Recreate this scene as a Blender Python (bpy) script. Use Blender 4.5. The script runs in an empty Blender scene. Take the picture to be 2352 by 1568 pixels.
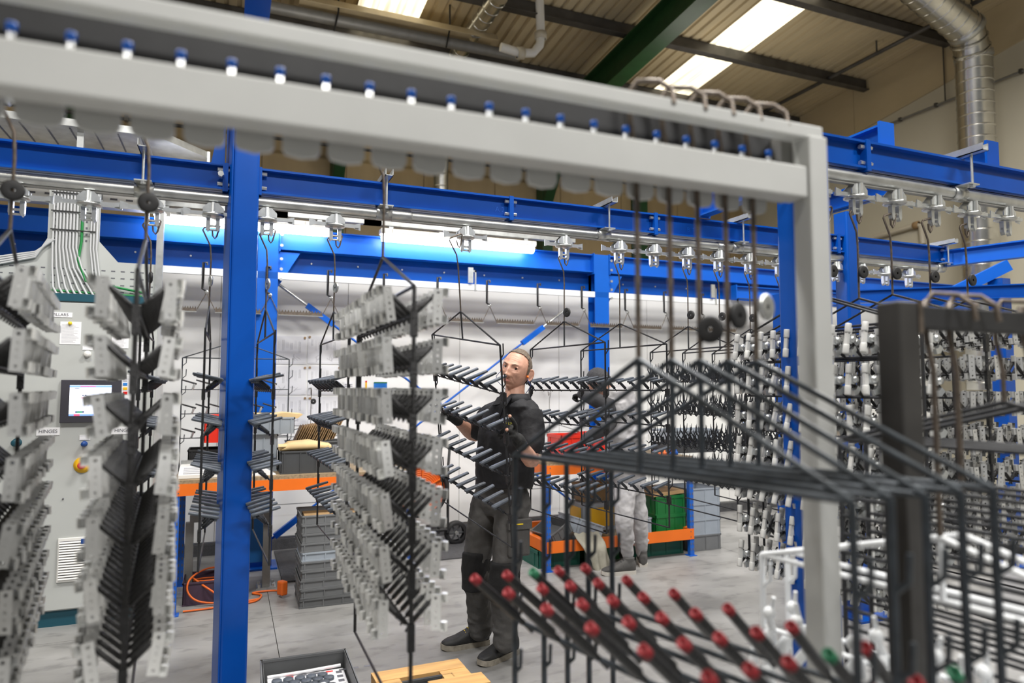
import bpy, bmesh, math, random
from mathutils import Vector as V, Matrix as M
random.seed(7)
S = bpy.context.scene
C = S.collection
PI = math.pi
# ------------------------------------------------------------------ camera, world, exposure
H = 1.53
PITCH, YAW = math.radians(3.87), math.radians(22.4)
FWD = V((math.sin(YAW)*math.cos(PITCH), math.cos(YAW)*math.cos(PITCH), math.sin(PITCH)))
RGT = V((math.cos(YAW), -math.sin(YAW), 0))
UP = RGT.cross(FWD)
cd = bpy.data.cameras.new('camera'); cam = bpy.data.objects.new('camera', cd); C.objects.link(cam)
cd.lens, cd.sensor_width, cd.clip_start = 24, 36, 0.05
cam.matrix_world = M(((RGT.x, UP.x, -FWD.x, 0), (RGT.y, UP.y, -FWD.y, 0), (RGT.z, UP.z, -FWD.z, H), (0, 0, 0, 1)))
cd.dof.use_dof = True; cd.dof.focus_distance = 3.85; cd.dof.aperture_fstop = 1.7
S.camera = cam
S.view_settings.view_transform = 'Standard'; S.view_settings.look = 'None'
S.view_settings.gamma = 1; S.view_settings.use_curve_mapping = False
S.view_settings.exposure = 0.0
W = bpy.data.worlds.new('world'); S.world = W; W.use_nodes = True
W.node_tree.nodes['Background'].inputs[0].default_value = (0.86, 0.89, 0.93, 1)
W.node_tree.nodes['Background'].inputs[1].default_value = 0.17
def area(name, loc, sx, sy, power, col=(1, .97, .92), rot=(0, 0, 0)):
    l = bpy.data.lights.new(name, 'AREA'); l.shape = 'RECTANGLE'; l.size, l.size_y = sx, sy
    l.energy = power; l.color = col
    o = bpy.data.objects.new(name, l); C.objects.link(o); o.location = loc; o.rotation_euler = rot
    return o
area('lamp_high_bay', (-1.5, 2.2, 6.1), 1.6, .5, 215, (1, .98, .95))
area('lamp_high_bay.001', (2.2, 2.6, 6.1), 1.6, .5, 280, (1, .98, .95))
area('lamp_high_bay.002', (6.0, 3.4, 6.1), 1.6, .5, 230, (1, .98, .95))
area('lamp_high_bay.003', (0.5, -2.0, 6.1), 1.6, .5, 340, (1, .98, .95))
area('lamp_high_bay.004', (4.5, -1.5, 6.1), 1.6, .5, 260, (1, .98, .95))

for i, (x, y) in enumerate(((-1.5, 2.2), (2.2, 2.6), (6, 3.4), (4.5, -1.5), (1, 7.5), (6.5, 8))):
    area('roof_bounce_fill' + ('.%03d' % i if i else ''), (x, y, 5.2), 1.4, .4, 15, (1, .95, .86), (PI, 0, 0))  # added upward fills that brighten the roof in place of bounce; no real fittings
def ray(px, py):
    """direction of the photo's pixel, with unit depth along the lens axis"""
    return FWD + RGT*((px-1176)/1568) + UP*((784-py)/1568)
def at(px, py, Y=None, X=None, z=None, t=None):
    r = ray(px, py)
    if t is None:
        t = Y/r.y if Y is not None else X/r.x if X is not None else (z-H)/r.z
    return V((0, 0, H)) + r*t

# ------------------------------------------------------------------ materials
MAT = {}
def mat(name, col, rough=.5, metal=0., var=0., vs=8., bump=0., bs=60., emit=None, es=0., coat=0., stretch=None, spec=None):
    m = bpy.data.materials.new(name); m.use_nodes = True
    nt = m.node_tree; b = nt.nodes['Principled BSDF']
    b.inputs['Base Color'].default_value = (*col, 1); b.inputs['Roughness'].default_value = rough
    b.inputs['Metallic'].default_value = metal
    if coat: b.inputs['Coat Weight'].default_value = coat
    if spec is not None: b.inputs['Specular IOR Level'].default_value = spec
    if var or bump:
        tc = nt.nodes.new('ShaderNodeTexCoord'); src = tc.outputs['Object']
        if stretch:
            mp = nt.nodes.new('ShaderNodeMapping'); mp.inputs['Scale'].default_value = stretch
            nt.links.new(src, mp.inputs[0]); src = mp.outputs[0]
    if var:
        n = nt.nodes.new('ShaderNodeTexNoise'); n.inputs['Scale'].default_value = vs; n.inputs['Detail'].default_value = 6
        nt.links.new(src, n.inputs['Vector'])
        r = nt.nodes.new('ShaderNodeValToRGB')
        r.color_ramp.elements[0].position, r.color_ramp.elements[1].position = .3, .7
        r.color_ramp.elements[0].color = (*[max(0, c*(1-var)) for c in col], 1)
        r.color_ramp.elements[1].color = (*[min(1, c*(1+var)) for c in col], 1)
        nt.links.new(n.outputs['Fac'], r.inputs[0]); nt.links.new(r.outputs[0], b.inputs['Base Color'])
    if bump:
        n2 = nt.nodes.new('ShaderNodeTexNoise'); n2.inputs['Scale'].default_value = bs; n2.inputs['Detail'].default_value = 4
        nt.links.new(src, n2.inputs['Vector'])
        bp = nt.nodes.new('ShaderNodeBump'); bp.inputs['Strength'].default_value = bump; bp.inputs['Distance'].default_value = .01
        nt.links.new(n2.outputs['Fac'], bp.inputs['Height']); nt.links.new(bp.outputs[0], b.inputs['Normal'])
    if emit:
        b.inputs['Emission Color'].default_value = (*emit, 1); b.inputs['Emission Strength'].default_value = es
    MAT[name] = m
    return m
mat('blue_steel', (.001, .066, .36), .28, 0, .1, 3, spec=.35)
mat('bright_blue', (.003, .11, .55), .38, 0, .06, 4, spec=.35)
mat('rack_blue', (.01, .11, .50), .4)
mat('rack_orange', (.85, .17, .012), .4, 0, .06, 5)
mat('green_steel', (.016, .07, .022), .45, 0, .15, 6)
mat('purlin_steel', (.09, .085, .08), .5, .3, .25, 5)
mat('post_black', (.040, .038, .036), .5, .2, .25, 8)
mat('galvanised', (.55, .56, .55), .34, .85, .16, 14)
mat('zinc', (.66, .68, .68), .3, .8, .1, 30)
mat('duct_steel', (.62, .61, .57), .26, .95, .12, 6)
mat('hinge_zinc', (.88, .885, .87), .33, .5, .06, 45)
mat('black_rod', (.018, .019, .022), .5, .1, .3, 40)
mat('dark_rod', (.035, .042, .05), .36, .35, .35, 30)
mat('brown_wire', (.13, .105, .085), .45, .6, .35, 50)
mat('jig_black', (.011, .011, .012), .3, .1, .4, 60, .5, 200)
mat('foil_black', (.03, .033, .04), .25, .5, .5, 60, .6, 150)
mat('handle_grey', (.072, .085, .105), .36, 0, .05, 20)
mat('clip_grey', (.52, .52, .505), .45, 0, .05, 30)
mat('white_coat', (.83, .85, .87), .35, 0, .04, 10)
mat('frame_white', (.47, .475, .46), .5, 0, .07, 4)
mat('panel_white', (.88, .88, .86), .5, 0, .05, 1.3)
mat('cabinet_grey', (.47, .485, .47), .5, 0, .04, 2)
mat('cabinet_green', (.01, .075, .11), .45)
mat('cladding_tan', (.44, .33, .18), .6, 0, .09, 1.5, stretch=(2, 2, .3))
mat('roof_tan', (.56, .46, .29), .5, 0, .1, 2, stretch=(3, .5, 1))
mat('wall_cream', (.60, .56, .45), .6, 0, .06, .8)
mat('skylight', (.95, .9, .78), .5, emit=(1, .90, .66), es=1.55)
mat('tube_glow', (1, 1, 1), .5, emit=(.93, .95, 1), es=24)
mat('plastic_white', (.80, .79, .76), .4)
mat('crate_grey', (.145, .15, .155), .5, 0, .08, 8)
mat('crate_light', (.33, .37, .42), .5, 0, .08, 8)
mat('crate_dark', (.055, .058, .062), .5, 0, .1, 8)
mat('crate_red', (.75, .03, .012), .4)
mat('crate_green', (.006, .14, .03), .42, 0, .08, 6)
mat('crate_teal', (.008, .10, .07), .5, 0, .1, 6)
mat('crate_purple', (.06, .035, .06), .5)
mat('cardboard', (.42, .27, .13), .7, 0, .15, 12)
mat('paper_buff', (.72, .52, .26), .65, 0, .1, 10)
mat('paper', (.86, .86, .88), .6)
mat('ink', (.12, .12, .14), .6)
mat('faint_ink', (.55, .55, .58), .6)
mat('cable_white', (.52, .53, .54), .45)
mat('cable_green', (.01, .22, .05), .45)
mat('cable_orange', (.75, .14, .015), .5)
mat('rubber_black', (.015, .015, .016), .6, 0, .2, 20)
mat('mat_dark', (.07, .07, .075), .75, 0, .2, 30, .5, 120)
mat('wood', (.52, .30, .11), .6, 0, .2, 4, .2, 40, stretch=(1, 8, 8))
mat('work_top', (.30, .22, .13), .6, 0, .3, 60)
mat('steel_grey', (.24, .235, .22), .5, .3, .1, 8)
mat('yellow', (.85, .48, .01), .4)
mat('red', (.70, .02, .02), .35)
mat('cap_red', (.22, .008, .013), .55, 0, .2, 60)
mat('cap_green', (.012, .13, .06), .55)
mat('blue_button', (.01, .06, .26), .35)
mat('screen_glow', (.9, .93, 1), .3, emit=(.80, .86, 1), es=1.15)
mat('screen_blue', (.2, .35, .8), .3, emit=(.22, .38, .85), es=.9)
mat('screen_red', (.8, .1, .2), .3, emit=(.85, .12, .25), es=.8)
mat('screen_green', (.0, .5, .1), .3, emit=(.02, .6, .12), es=.6)
mat('screen_dark', (.05, .06, .2), .3, emit=(.05, .07, .25), es=.5)
mat('bezel', (.05, .048, .06), .4)
mat('skin', (.60, .325, .23), .48, 0, .13, 40, .10, 220)
mat('lips', (.42, .165, .13), .5)
mat('hair', (.15, .115, .085), .65, 0, .5, 90, .6, 260, stretch=(1, 1, .3))
mat('eye_white', (.50, .45, .42), .25)
mat('iris', (.03, .022, .018), .2)
mat('shirt_black', (.010, .010, .013), .75, 0, .25, 9, .25, 40)
mat('trouser_grey', (.078, .075, .073), .85, 0, .18, 10, .45, 26)
mat('knee_black', (.010, .010, .011), .85, 0, .2, 15, .3, 60)
mat('glove_black', (.014, .014, .014), .8, 0, .3, 60, .4, 200)
mat('shoe_black', (.022, .022, .023), .6, 0, .3, 20, .2, 60)
mat('sole_grey', (.32, .29, .24), .7, 0, .25, 30)
mat('sole_white', (.6, .57, .52), .6)
mat('hoodie_grey', (.43, .42, .43), .9, 0, .08, 10, .5, 14)
mat('sleeve_dark', (.045, .045, .05), .8, 0, .15, 15, .3, 30)
mat('cord_blue', (.03, .05, .22), .5)
mat('ear_orange', (.9, .2, .02), .4)
mat('cloth_beige', (.42, .40, .33), .85, 0, .15, 9, .5, 25)
mat('label_yellow', (.85, .62, .02), .5)
mat('sign_blue', (.02, .20, .62), .5)
mat('logo_white', (.8, .8, .8), .5)
mat('logo_yellow', (.75, .75, .02), .5)
mat('pvc_cream', (.55, .50, .40), .45)
# (each coated or plated piece varies a little from the next)
def floor_material():
    m = mat('concrete', (.42, .405, .385), .42, 0, 0, 1)
    nt = m.node_tree; b = nt.nodes['Principled BSDF']; g = nt.nodes.new('ShaderNodeNewGeometry')
    def noise(scale, detail, stretch):
        mp = nt.nodes.new('ShaderNodeMapping'); mp.inputs['Scale'].default_value = stretch
        nt.links.new(g.outputs['Position'], mp.inputs[0])
        n = nt.nodes.new('ShaderNodeTexNoise'); n.inputs['Scale'].default_value = scale; n.inputs['Detail'].default_value = detail
        nt.links.new(mp.outputs[0], n.inputs['Vector']); return n
    n1 = noise(1.3, 8, (1, 1.6, 1)); r1 = nt.nodes.new('ShaderNodeValToRGB')
    r1.color_ramp.elements[0].position, r1.color_ramp.elements[1].position = .32, .66
    r1.color_ramp.elements[0].color = (.20, .197, .193, 1); r1.color_ramp.elements[1].color = (.37, .366, .36, 1)
    nt.links.new(n1.outputs['Fac'], r1.inputs[0])
    n2 = noise(7, 12, (.9, 1.5, 1)); r2 = nt.nodes.new('ShaderNodeValToRGB')
    r2.color_ramp.elements[0].position, r2.color_ramp.elements[1].position = .33, .47
    r2.color_ramp.elements[0].color = (.50, .50, .50, 1); r2.color_ramp.elements[1].color = (1, 1, 1, 1)
    nt.links.new(n2.outputs['Fac'], r2.inputs[0])
    mx = nt.nodes.new('ShaderNodeMix'); mx.data_type = 'RGBA'; mx.blend_type = 'MULTIPLY'; mx.inputs[0].default_value = .55
    nt.links.new(r1.outputs[0], mx.inputs[6]); nt.links.new(r2.outputs[0], mx.inputs[7])
    nt.links.new(mx.outputs[2], b.inputs['Base Color'])
    bp = nt.nodes.new('ShaderNodeBump'); bp.inputs['Strength'].default_value = .15; bp.inputs['Distance'].default_value = .01
    nt.links.new(n2.outputs['Fac'], bp.inputs['Height']); nt.links.new(bp.outputs[0], b.inputs['Normal'])
floor_material()
def vary(name, lo, hi):
    nt = MAT[name].node_tree; b = nt.nodes['Principled BSDF']; oi = nt.nodes.new('ShaderNodeObjectInfo')
    mr = nt.nodes.new('ShaderNodeMapRange'); mr.inputs['To Min'].default_value = lo; mr.inputs['To Max'].default_value = hi
    hs = nt.nodes.new('ShaderNodeHueSaturation'); src = b.inputs['Base Color'].links[0].from_socket
    nt.links.new(oi.outputs['Random'], mr.inputs['Value']); nt.links.new(mr.outputs[0], hs.inputs['Value'])
    nt.links.new(src, hs.inputs['Color']); nt.links.new(hs.outputs[0], b.inputs['Base Color'])
def streaks(name, lo):   # emission strength varies in noise bands along the translucent sheets
    nt = MAT[name].node_tree; b = nt.nodes['Principled BSDF']; tc = nt.nodes.new('ShaderNodeTexCoord'); mp = nt.nodes.new('ShaderNodeMapping')
    mp.inputs['Scale'].default_value = (9, .5, 1); n = nt.nodes.new('ShaderNodeTexNoise'); n.inputs['Scale'].default_value = 2; r = nt.nodes.new('ShaderNodeMapRange')
    r.inputs['From Min'].default_value = .35; r.inputs['From Max'].default_value = .6; r.inputs['To Min'].default_value = lo; r.inputs['To Max'].default_value = b.inputs['Emission Strength'].default_value
    nt.links.new(tc.outputs['Object'], mp.inputs[0]); nt.links.new(mp.outputs[0], n.inputs['Vector']); nt.links.new(n.outputs['Fac'], r.inputs['Value']); nt.links.new(r.outputs[0], b.inputs['Emission Strength'])
streaks('skylight', .8)
vary('hinge_zinc', .62, 1.08); vary('handle_grey', .8, 1.15); vary('crate_grey', .85, 1.15); vary('cardboard', .8, 1.15)

# ------------------------------------------------------------------ mesh building
class MB:
    def __init__(s): s.v, s.f, s.s = [], [], []
    def add(s, vs, fs, smooth=False):
        o = len(s.v); s.v += [V(p) for p in vs]; s.f += [tuple(i+o for i in f) for f in fs]; s.s += [smooth]*len(fs); return s
    def box(s, c, d, R=None):
        c = V(c); h = V(d)*.5
        vs = [V((x*h.x, y*h.y, z*h.z)) for x in (-1, 1) for y in (-1, 1) for z in (-1, 1)]
        if R is not None: vs = [R @ p for p in vs]
        return s.add([c+p for p in vs], [(0, 1, 3, 2), (4, 6, 7, 5), (0, 4, 5, 1), (2, 3, 7, 6), (0, 2, 6, 4), (1, 5, 7, 3)])
    def bx(s, x0, x1, y0, y1, z0, z1):
        return s.box(((x0+x1)/2, (y0+y1)/2, (z0+z1)/2), (x1-x0, y1-y0, z1-z0))
    def bar(s, a, b, w, h, up=(0, 0, 1)):
        a, b = V(a), V(b); d = (b-a); L = d.length; d = d/L
        u = V(up); sd = d.cross(u)
        if sd.length < 1e-4: sd = d.cross(V((1, 0, 0)))
        sd.normalize(); u = sd.cross(d)
        R = M((d, sd, u)).transposed()
        return s.box((a+b)/2, (L, w, h), R)
    def tube(s, pts, r, n=8, closed=False, cap=True):
        pts = [V(p) for p in pts]; k = len(pts)
        rs = r if isinstance(r, (list, tuple)) else [r]*k
        T = []
        for i in range(k):
            a = pts[i-1] if (i or closed) else pts[i]; b = pts[(i+1) % k] if (i < k-1 or closed) else pts[i]
            t = b-a; T.append(t.normalized() if t.length > 1e-9 else V((0, 0, 1)))
        u = T[0].orthogonal().normalized(); vs = []
        for i in range(k):
            u = (u - T[i]*u.dot(T[i])); u = u.normalized() if u.length > 1e-6 else T[i].orthogonal().normalized()
            w = T[i].cross(u)
            for j in range(n):
                a = 2*PI*j/n; vs.append(pts[i]+(u*math.cos(a)+w*math.sin(a))*rs[i])
        fs = []
        for i in range(k if closed else k-1):
            p, q = i*n, ((i+1) % k)*n
            for j in range(n): fs.append((p+j, p+(j+1) % n, q+(j+1) % n, q+j))
        s.add(vs, fs, True)
        if cap and not closed:
            s.add(vs[:n], [tuple(range(n-1, -1, -1))]); s.add(vs[-n:], [tuple(range(n))])
        return s
    def rod(s, a, b, r, n=8): return s.tube([a, b], r, n)
    def lathe(s, prof, o=(0, 0, 0), axis=(0, 0, 1), n=16, smooth=True):
        ax = V(axis).normalized(); u = ax.orthogonal().normalized(); w = ax.cross(u); o = V(o)
        vs = [o+ax*z+(u*math.cos(2*PI*j/n)+w*math.sin(2*PI*j/n))*max(r, 1e-5) for r, z in prof for j in range(n)]
        fs = [(i*n+j, i*n+(j+1) % n, (i+1)*n+(j+1) % n, (i+1)*n+j) for i in range(len(prof)-1) for j in range(n)]
        return s.add(vs, fs, smooth)
    def disc(s, o, axis, r, h, n=20):
        return s.lathe([(0, -h/2), (r, -h/2), (r, h/2), (0, h/2)], o, axis, n, False)
    def prism(s, poly, o, ux, uy, t):
        o, ux, uy = V(o), V(ux), V(uy); nn = ux.cross(uy).normalized()*t
        p = [o+ux*a+uy*b for a, b in poly]; n = len(p)
        return s.add([q-nn*.5 for q in p]+[q+nn*.5 for q in p],
                     [tuple(range(n-1, -1, -1)), tuple(range(n, 2*n))]+[(i, (i+1) % n, n+(i+1) % n, n+i) for i in range(n)])
    def loft(s, rings, n=20, e=2.0, cap=True):
        """rings: (centre, side vector, front vector, rx, ry)"""
        vs = []
        for c, sx, fy, rx, ry in rings:
            for j in range(n):
                a = 2*PI*j/n; ca, sa = math.cos(a), math.sin(a)
                vs.append(V(c)+V(sx)*(rx*math.copysign(abs(ca)**(2/e), ca))+V(fy)*(ry*math.copysign(abs(sa)**(2/e), sa)))
        k = len(rings)
        s.add(vs, [(i*n+j, i*n+(j+1) % n, (i+1)*n+(j+1) % n, (i+1)*n+j) for i in range(k-1) for j in range(n)], True)
        if cap: s.add(vs[:n], [tuple(range(n-1, -1, -1))]); s.add(vs[-n:], [tuple(range(n))])
        return s
    def ball(s, c, r, n=12, sq=(1, 1, 1)):
        m = n//2+1
        vs = [V(c)+V((r*sq[0]*math.sin(PI*i/m)*math.cos(2*PI*j/n), r*sq[1]*math.sin(PI*i/m)*math.sin(2*PI*j/n), r*sq[2]*math.cos(PI*i/m))) for i in range(m+1) for j in range(n)]
        return s.add(vs, [(i*n+j, (i+1)*n+j, (i+1)*n+(j+1) % n, i*n+(j+1) % n) for i in range(m) for j in range(n)], True)
    def mesh(s, name, material, off=(0, 0, 0)):
        me = bpy.data.meshes.new(name); o = V(off)
        me.from_pydata([tuple(p-o) for p in s.v], [], s.f)
        me.polygons.foreach_set('use_smooth', s.s); me.update()
        if material: me.materials.append(MAT[material])
        return me
    def build(s, name, material, parent=None, off=(0, 0, 0), bevel=0):
        o = bpy.data.objects.new(name, s.mesh(name, material, off)); C.objects.link(o)
        if parent is not None: o.parent = parent
        else: o.location = off
        if bevel:
            b = o.modifiers.new('bevel', 'BEVEL'); b.width = bevel; b.segments = 2; b.limit_method = 'ANGLE'
        return o
def put(name, me, parent=None, loc=(0, 0, 0), rot=None, mw=None):
    o = bpy.data.objects.new(name, me); C.objects.link(o)
    if parent is not None: o.parent = parent
    if mw is not None: o.matrix_local = mw
    else:
        o.location = loc
        if rot: o.rotation_euler = rot
    return o
def tag(o, label, cat, group=None):
    o['label'] = label; o['category'] = cat
    if group: o['group'] = group
    return o
def thing(name, label, cat, loc=(0, 0, 0), group=None, mw=None):
    o = bpy.data.objects.new(name, None); C.objects.link(o); o.empty_display_size = .05
    if mw is not None: o.matrix_world = mw
    else: o.location = loc
    return tag(o, label, cat, group)
def struct(name, mb, material, parent=None):
    o = mb.build(name, material, parent)
    if parent is None: o['kind'] = 'structure'
    return o
ORD = 'first second third fourth fifth sixth seventh eighth ninth tenth eleventh twelfth thirteenth fourteenth fifteenth sixteenth'.split()
def text(s, name, parent, o, ux, uy, size, material, depth=.0006):
    c = bpy.data.curves.new(name, 'FONT'); c.body = s; c.size = size; c.extrude = depth
    c.align_x = 'CENTER'; c.align_y = 'CENTER'; c.materials.append(MAT[material])
    tmp = bpy.data.objects.new('lettering_source', c)
    me = bpy.data.meshes.new_from_object(tmp); bpy.data.objects.remove(tmp); bpy.data.curves.remove(c)
    ob = bpy.data.objects.new(name, me); C.objects.link(ob)
    ux, uy = V(ux).normalized(), V(uy).normalized(); n = ux.cross(uy); o = V(o)
    ob.parent = parent
    ob.matrix_local = M(((ux.x, uy.x, n.x, o.x), (ux.y, uy.y, n.y, o.y), (ux.z, uy.z, n.z, o.z), (0, 0, 0, 1)))
    return ob
# ------------------------------------------------------------------ setting
fl = bpy.data.objects.new('floor', MB().bx(-9, 10.3, -5, 11.6, -.25, -.03).mesh('floor', 'rubber_black')); C.objects.link(fl); fl['kind'] = 'structure'
xe, ye = [-9, -3.7, .3, 4.4, 10.3], [-5, 1.2, 4.95, 11.6]
for i in range(4):
    for j in range(3):
        g = .002
        MB().bx(xe[i]+g, xe[i+1]-g, ye[j]+g, ye[j+1]-g, -.03, 0).build('slab', 'concrete', fl)
# far wall with tan cladding panels
wf = struct('wall_back', MB().bx(-9, 10.2, 11.55, 11.7, 0, 6.75), 'cladding_tan')
x = -9.0
while x < 10.0:
    MB().bx(x+.006, x+1.34-.006, 11.5, 11.55, 0, 6.72).build('panel', 'cladding_tan', wf); x += 1.34
wr = struct('wall_right', MB().bx(10.13, 10.3, -5, 11.7, 0, 7.9), 'wall_cream')
ys = [11.5, 8.6, 5.7, 2.8, -.1, -3, -5]
for a, b in zip(ys[1:], ys):   # darker cladding above a sloping line
    MB().add([(10.10, a+.004, 6.02+.135*(8.47-a)), (10.10, b-.004, 6.02+.135*(8.47-b)), (10.10, b-.004, 7.75), (10.10, a+.004, 7.75),
              (10.13, a+.004, 6.02+.135*(8.47-a)), (10.13, b-.004, 6.02+.135*(8.47-b)), (10.13, b-.004, 7.75), (10.13, a+.004, 7.75)],
             [(0, 1, 2, 3), (7, 6, 5, 4), (0, 4, 5, 1), (1, 5, 6, 2), (2, 6, 7, 3), (3, 7, 4, 0)]).build('panel', 'roof_tan', wr)
struct('wall_left', MB().bx(-9.1, -9, -5, 11.7, 0, 7.9), 'wall_cream')
rz = lambda y: 6.66+.068*(11.5-y)
def roof_sheet(mb, x0, x1, pitch=.166):
    n = max(1, round((x1-x0)/pitch)); p = (x1-x0)/n; prof = []
    for i in range(n):
        a = x0+i*p; prof += [(a, 0), (a+p*.62, 0), (a+p*.70, .035), (a+p*.92, .035)]
    prof.append((x1, 0))
    for (xa, za), (xb, zb) in zip(prof, prof[1:]):
        mb.add([(xa, -5, rz(-5)+za), (xb, -5, rz(-5)+zb), (xb, 11.6, rz(11.6)+zb), (xa, 11.6, rz(11.6)+za)], [(0, 1, 2, 3)])
ce = MB(); ce.add([(-9, -5, rz(-5)+.08), (10.2, -5, rz(-5)+.08), (10.2, 11.6, rz(11.6)+.08), (-9, 11.6, rz(11.6)+.08)], [(0, 1, 2, 3)])
ce = struct('ceiling', ce, 'roof_tan')
sk = [(-3.8, -2.95), (1.50, 2.37), (6.76, 7.5)]
edges = [-9]+[e for p in sk for e in p]+[10.15]
for i in range(0, len(edges), 2):
    m = MB(); roof_sheet(m, edges[i], edges[i+1]); m.build('roof_sheet', 'roof_tan', ce)
for a, b in sk:
    m = MB(); roof_sheet(m, a, b); m.build('skylight', 'skylight', ce)
for y in (11.3, 9.86, 8.36, 6.88, 5.4, 3.9, 2.4, .9, -.6, -2.1, -3.6):
    z = rz(y)
    MB().bx(-9, 10.1, y-.03, y+.03, z-.20, z-.005).bx(-9, 10.1, y-.09, y+.03, z-.2, z-.185).bx(-9, 10.1, y-.03, y+.1, z-.02, z-.005).build('purlin', 'purlin_steel', ce)
for x0 in (-5.0, 5.33):
    d = V((0, 1, -.068)).normalized(); n = V((0, .068, 1)).normalized()
    a = V((x0, -5, rz(-5)-.46)); b = V((x0, 11.5, rz(11.5)-.46))
    MB().bar(a, b, .03, .42, n).bar(a-n*.21, b-n*.21, .26, .03, n).bar(a+n*.21, b+n*.21, .26, .03, n).build('rafter', 'green_steel', ce)
for x0 in (-2.2, 1.55, 5.33, 7.4):
    m = MB().bx(x0-.1, x0+.1, 11.2, 11.49, 0, 6.3)
    if x0 == 5.33 or x0 == 1.55: m.prism([(0, 0), (-1.0, 0), (0, -1.3)], (x0, 11.2, 6.2), (0, 1, 0), (0, 0, 1), .18)
    m.build('portal_post', 'green_steel', wf)
MB().bx(-9, 10.1, 11.25, 11.35, 4.6, 4.72).build('sheeting_rail', 'green_steel', wf)
MB().tube([(-9, 11.0, 5.36), (10.0, 11.0, 5.44)], .028).build('conduit', 'purlin_steel', wf)
for k in range(24): MB().box((-8.5+k*.78, 11.0, 5.37+.004*k), (.05, .09, .09)).build('conduit_clip', 'steel_grey', wf)
MB().tube([(10.08, 11.4, 5.93), (10.08, 2, 5.92)], .018).build('conduit', 'steel_grey', wr)
for k in range(10): MB().box((10.08, 10.8-k*.62, 5.93), (.05, .04, .06)).build('conduit_clip', 'purlin_steel', wr)
sp_ = at(1961, 150, X=9.2)
MB().tube([(9.2, 11.3, sp_.z), (9.2, 2, sp_.z)], .032).build('sprinkler_pipe', 'purlin_steel', ce)
for y in (9.9, at(2014, 125, X=9.2).y, 5.9): MB().rod((9.2, y, sp_.z), (9.2, y, rz(y)), .012).build('drop_rod', 'purlin_steel', ce)
MB().rod((10.07, at(2165, 90, X=10.07).y, 5.93), (10.07, at(2165, 90, X=10.07).y, rz(7)), .01).build('drop_rod', 'purlin_steel', wr)
# ducts
def ring_duct(name, pts, r, label, pitch=.16):
    t = thing(name, label, 'duct', pts[0])
    o = V(pts[0]); P = [V(p) for p in pts]
    MB().tube(P, r, 24).build('pipe', 'duct_steel', t, o)
    for a, b in zip(P, P[1:]):
        L = (b-a).length; d = (b-a)/L; k = pitch*.6
        while k < L-.02:
            c = a+d*k; MB().lathe([(r, -.012), (r+.007, -.006), (r+.007, .006), (r, .012)], c, d, 24).build('seam', 'duct_steel', t, o); k += pitch
    for c, a, b in zip(P[1:], P, P[2:]):
        d = ((c-a).normalized()+(b-c).normalized()).normalized()
        MB().lathe([(r*1.0, -.05), (r*1.06, -.04), (r*1.06, .04), (r*1.0, .05)], c, d, 24).build('collar', 'galvanised', t, o)
    return t
ring_duct('spiral_duct', [(9.5, 6.15, 1.5), (9.5, 6.1, 6.15), at(2218, 66, t=9.35), at(2095, -40, t=8.9)], .225, 'wide spiral steel duct rising beside the cream gable wall')
ring_duct('spiral_duct', [at(1012, 560, Y=10.4), at(1012, 235, Y=10.4), at(1035, 150, Y=10.0), at(1147, -10, Y=8.0)], .122, 'slim spiral steel duct rising behind the white frame to the roof', .2)
t = thing('waste_pipe', 'grey plastic waste pipe with elbow hanging under the roof', 'pipe', at(1200, 118, Y=8.3)); o = t.location.copy()
e = [at(1150, 108, Y=8.3), at(1195, 122, Y=8.3), at(1224, 122, Y=8.3), at(1240, 104, Y=8.3), at(1242, 82, Y=8.3), at(1239, -6, Y=8.3)]
MB().tube(e, .06, 14).build('pipe', 'plastic_white', t, o); 
for k in (1, 4): MB().lathe([(.065, -.05), (.085, -.045), (.085, .045), (.065, .05)], e[k], e[k+1]-e[k], 14).build('collar', 'pvc_cream', t, o)
t = thing('radiant_heater', 'long tube heater with tan reflector hanging under the roof', 'heater', at(900, 60, Y=8.9)); o = t.location.copy()
a, b = at(600, 12, Y=8.9), at(1190, 118, Y=8.9); b.z = a.z
MB().tube([a, b], .075, 14).build('burner_tube', 'steel_grey', t, o)
a2, b2 = at(690, 0, Y=8.75), at(1140, 82, Y=8.75); b2.z = a2.z
MB().prism([(-.22, -.06), (-.12, .07), (.12, .07), (.22, -.06), (.2, -.06), (.11, .05), (-.11, .05), (-.2, -.06)], (a2+b2)/2+V((0, .12, .02)), (0, 1, 0), (0, 0, 1), (b2-a2).length).build('reflector', 'roof_tan', t, o)
for p in (at(768, 45, Y=8.8), at(1025, 85, Y=8.8)):
    MB().tube([p+V((0, 0, -.15)), p+V((.05, 0, .12)), (p.x+.05, p.y, rz(p.y))], .012).build('bracket', 'rubber_black', t, o)

# white booth wall (panels), its plinth
WY = 6.95
wb = struct('wall_1', MB().bx(-6, 9.6, WY+.02, WY+.1, 0, 2.72), 'panel_white')
xs = [-6+1.18*k for k in range(14)]
for a in xs:
    b = min(a+1.18, 9.6); 
    if b-a > .1: MB().bx(a+.003, b-.003, WY, WY+.02, .12, 2.72).build('panel', 'panel_white', wb)
struct('baseboard_1', MB().bx(-6, 9.6, WY-.03, WY+.02, 0, .10), 'mat_dark')
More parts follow.
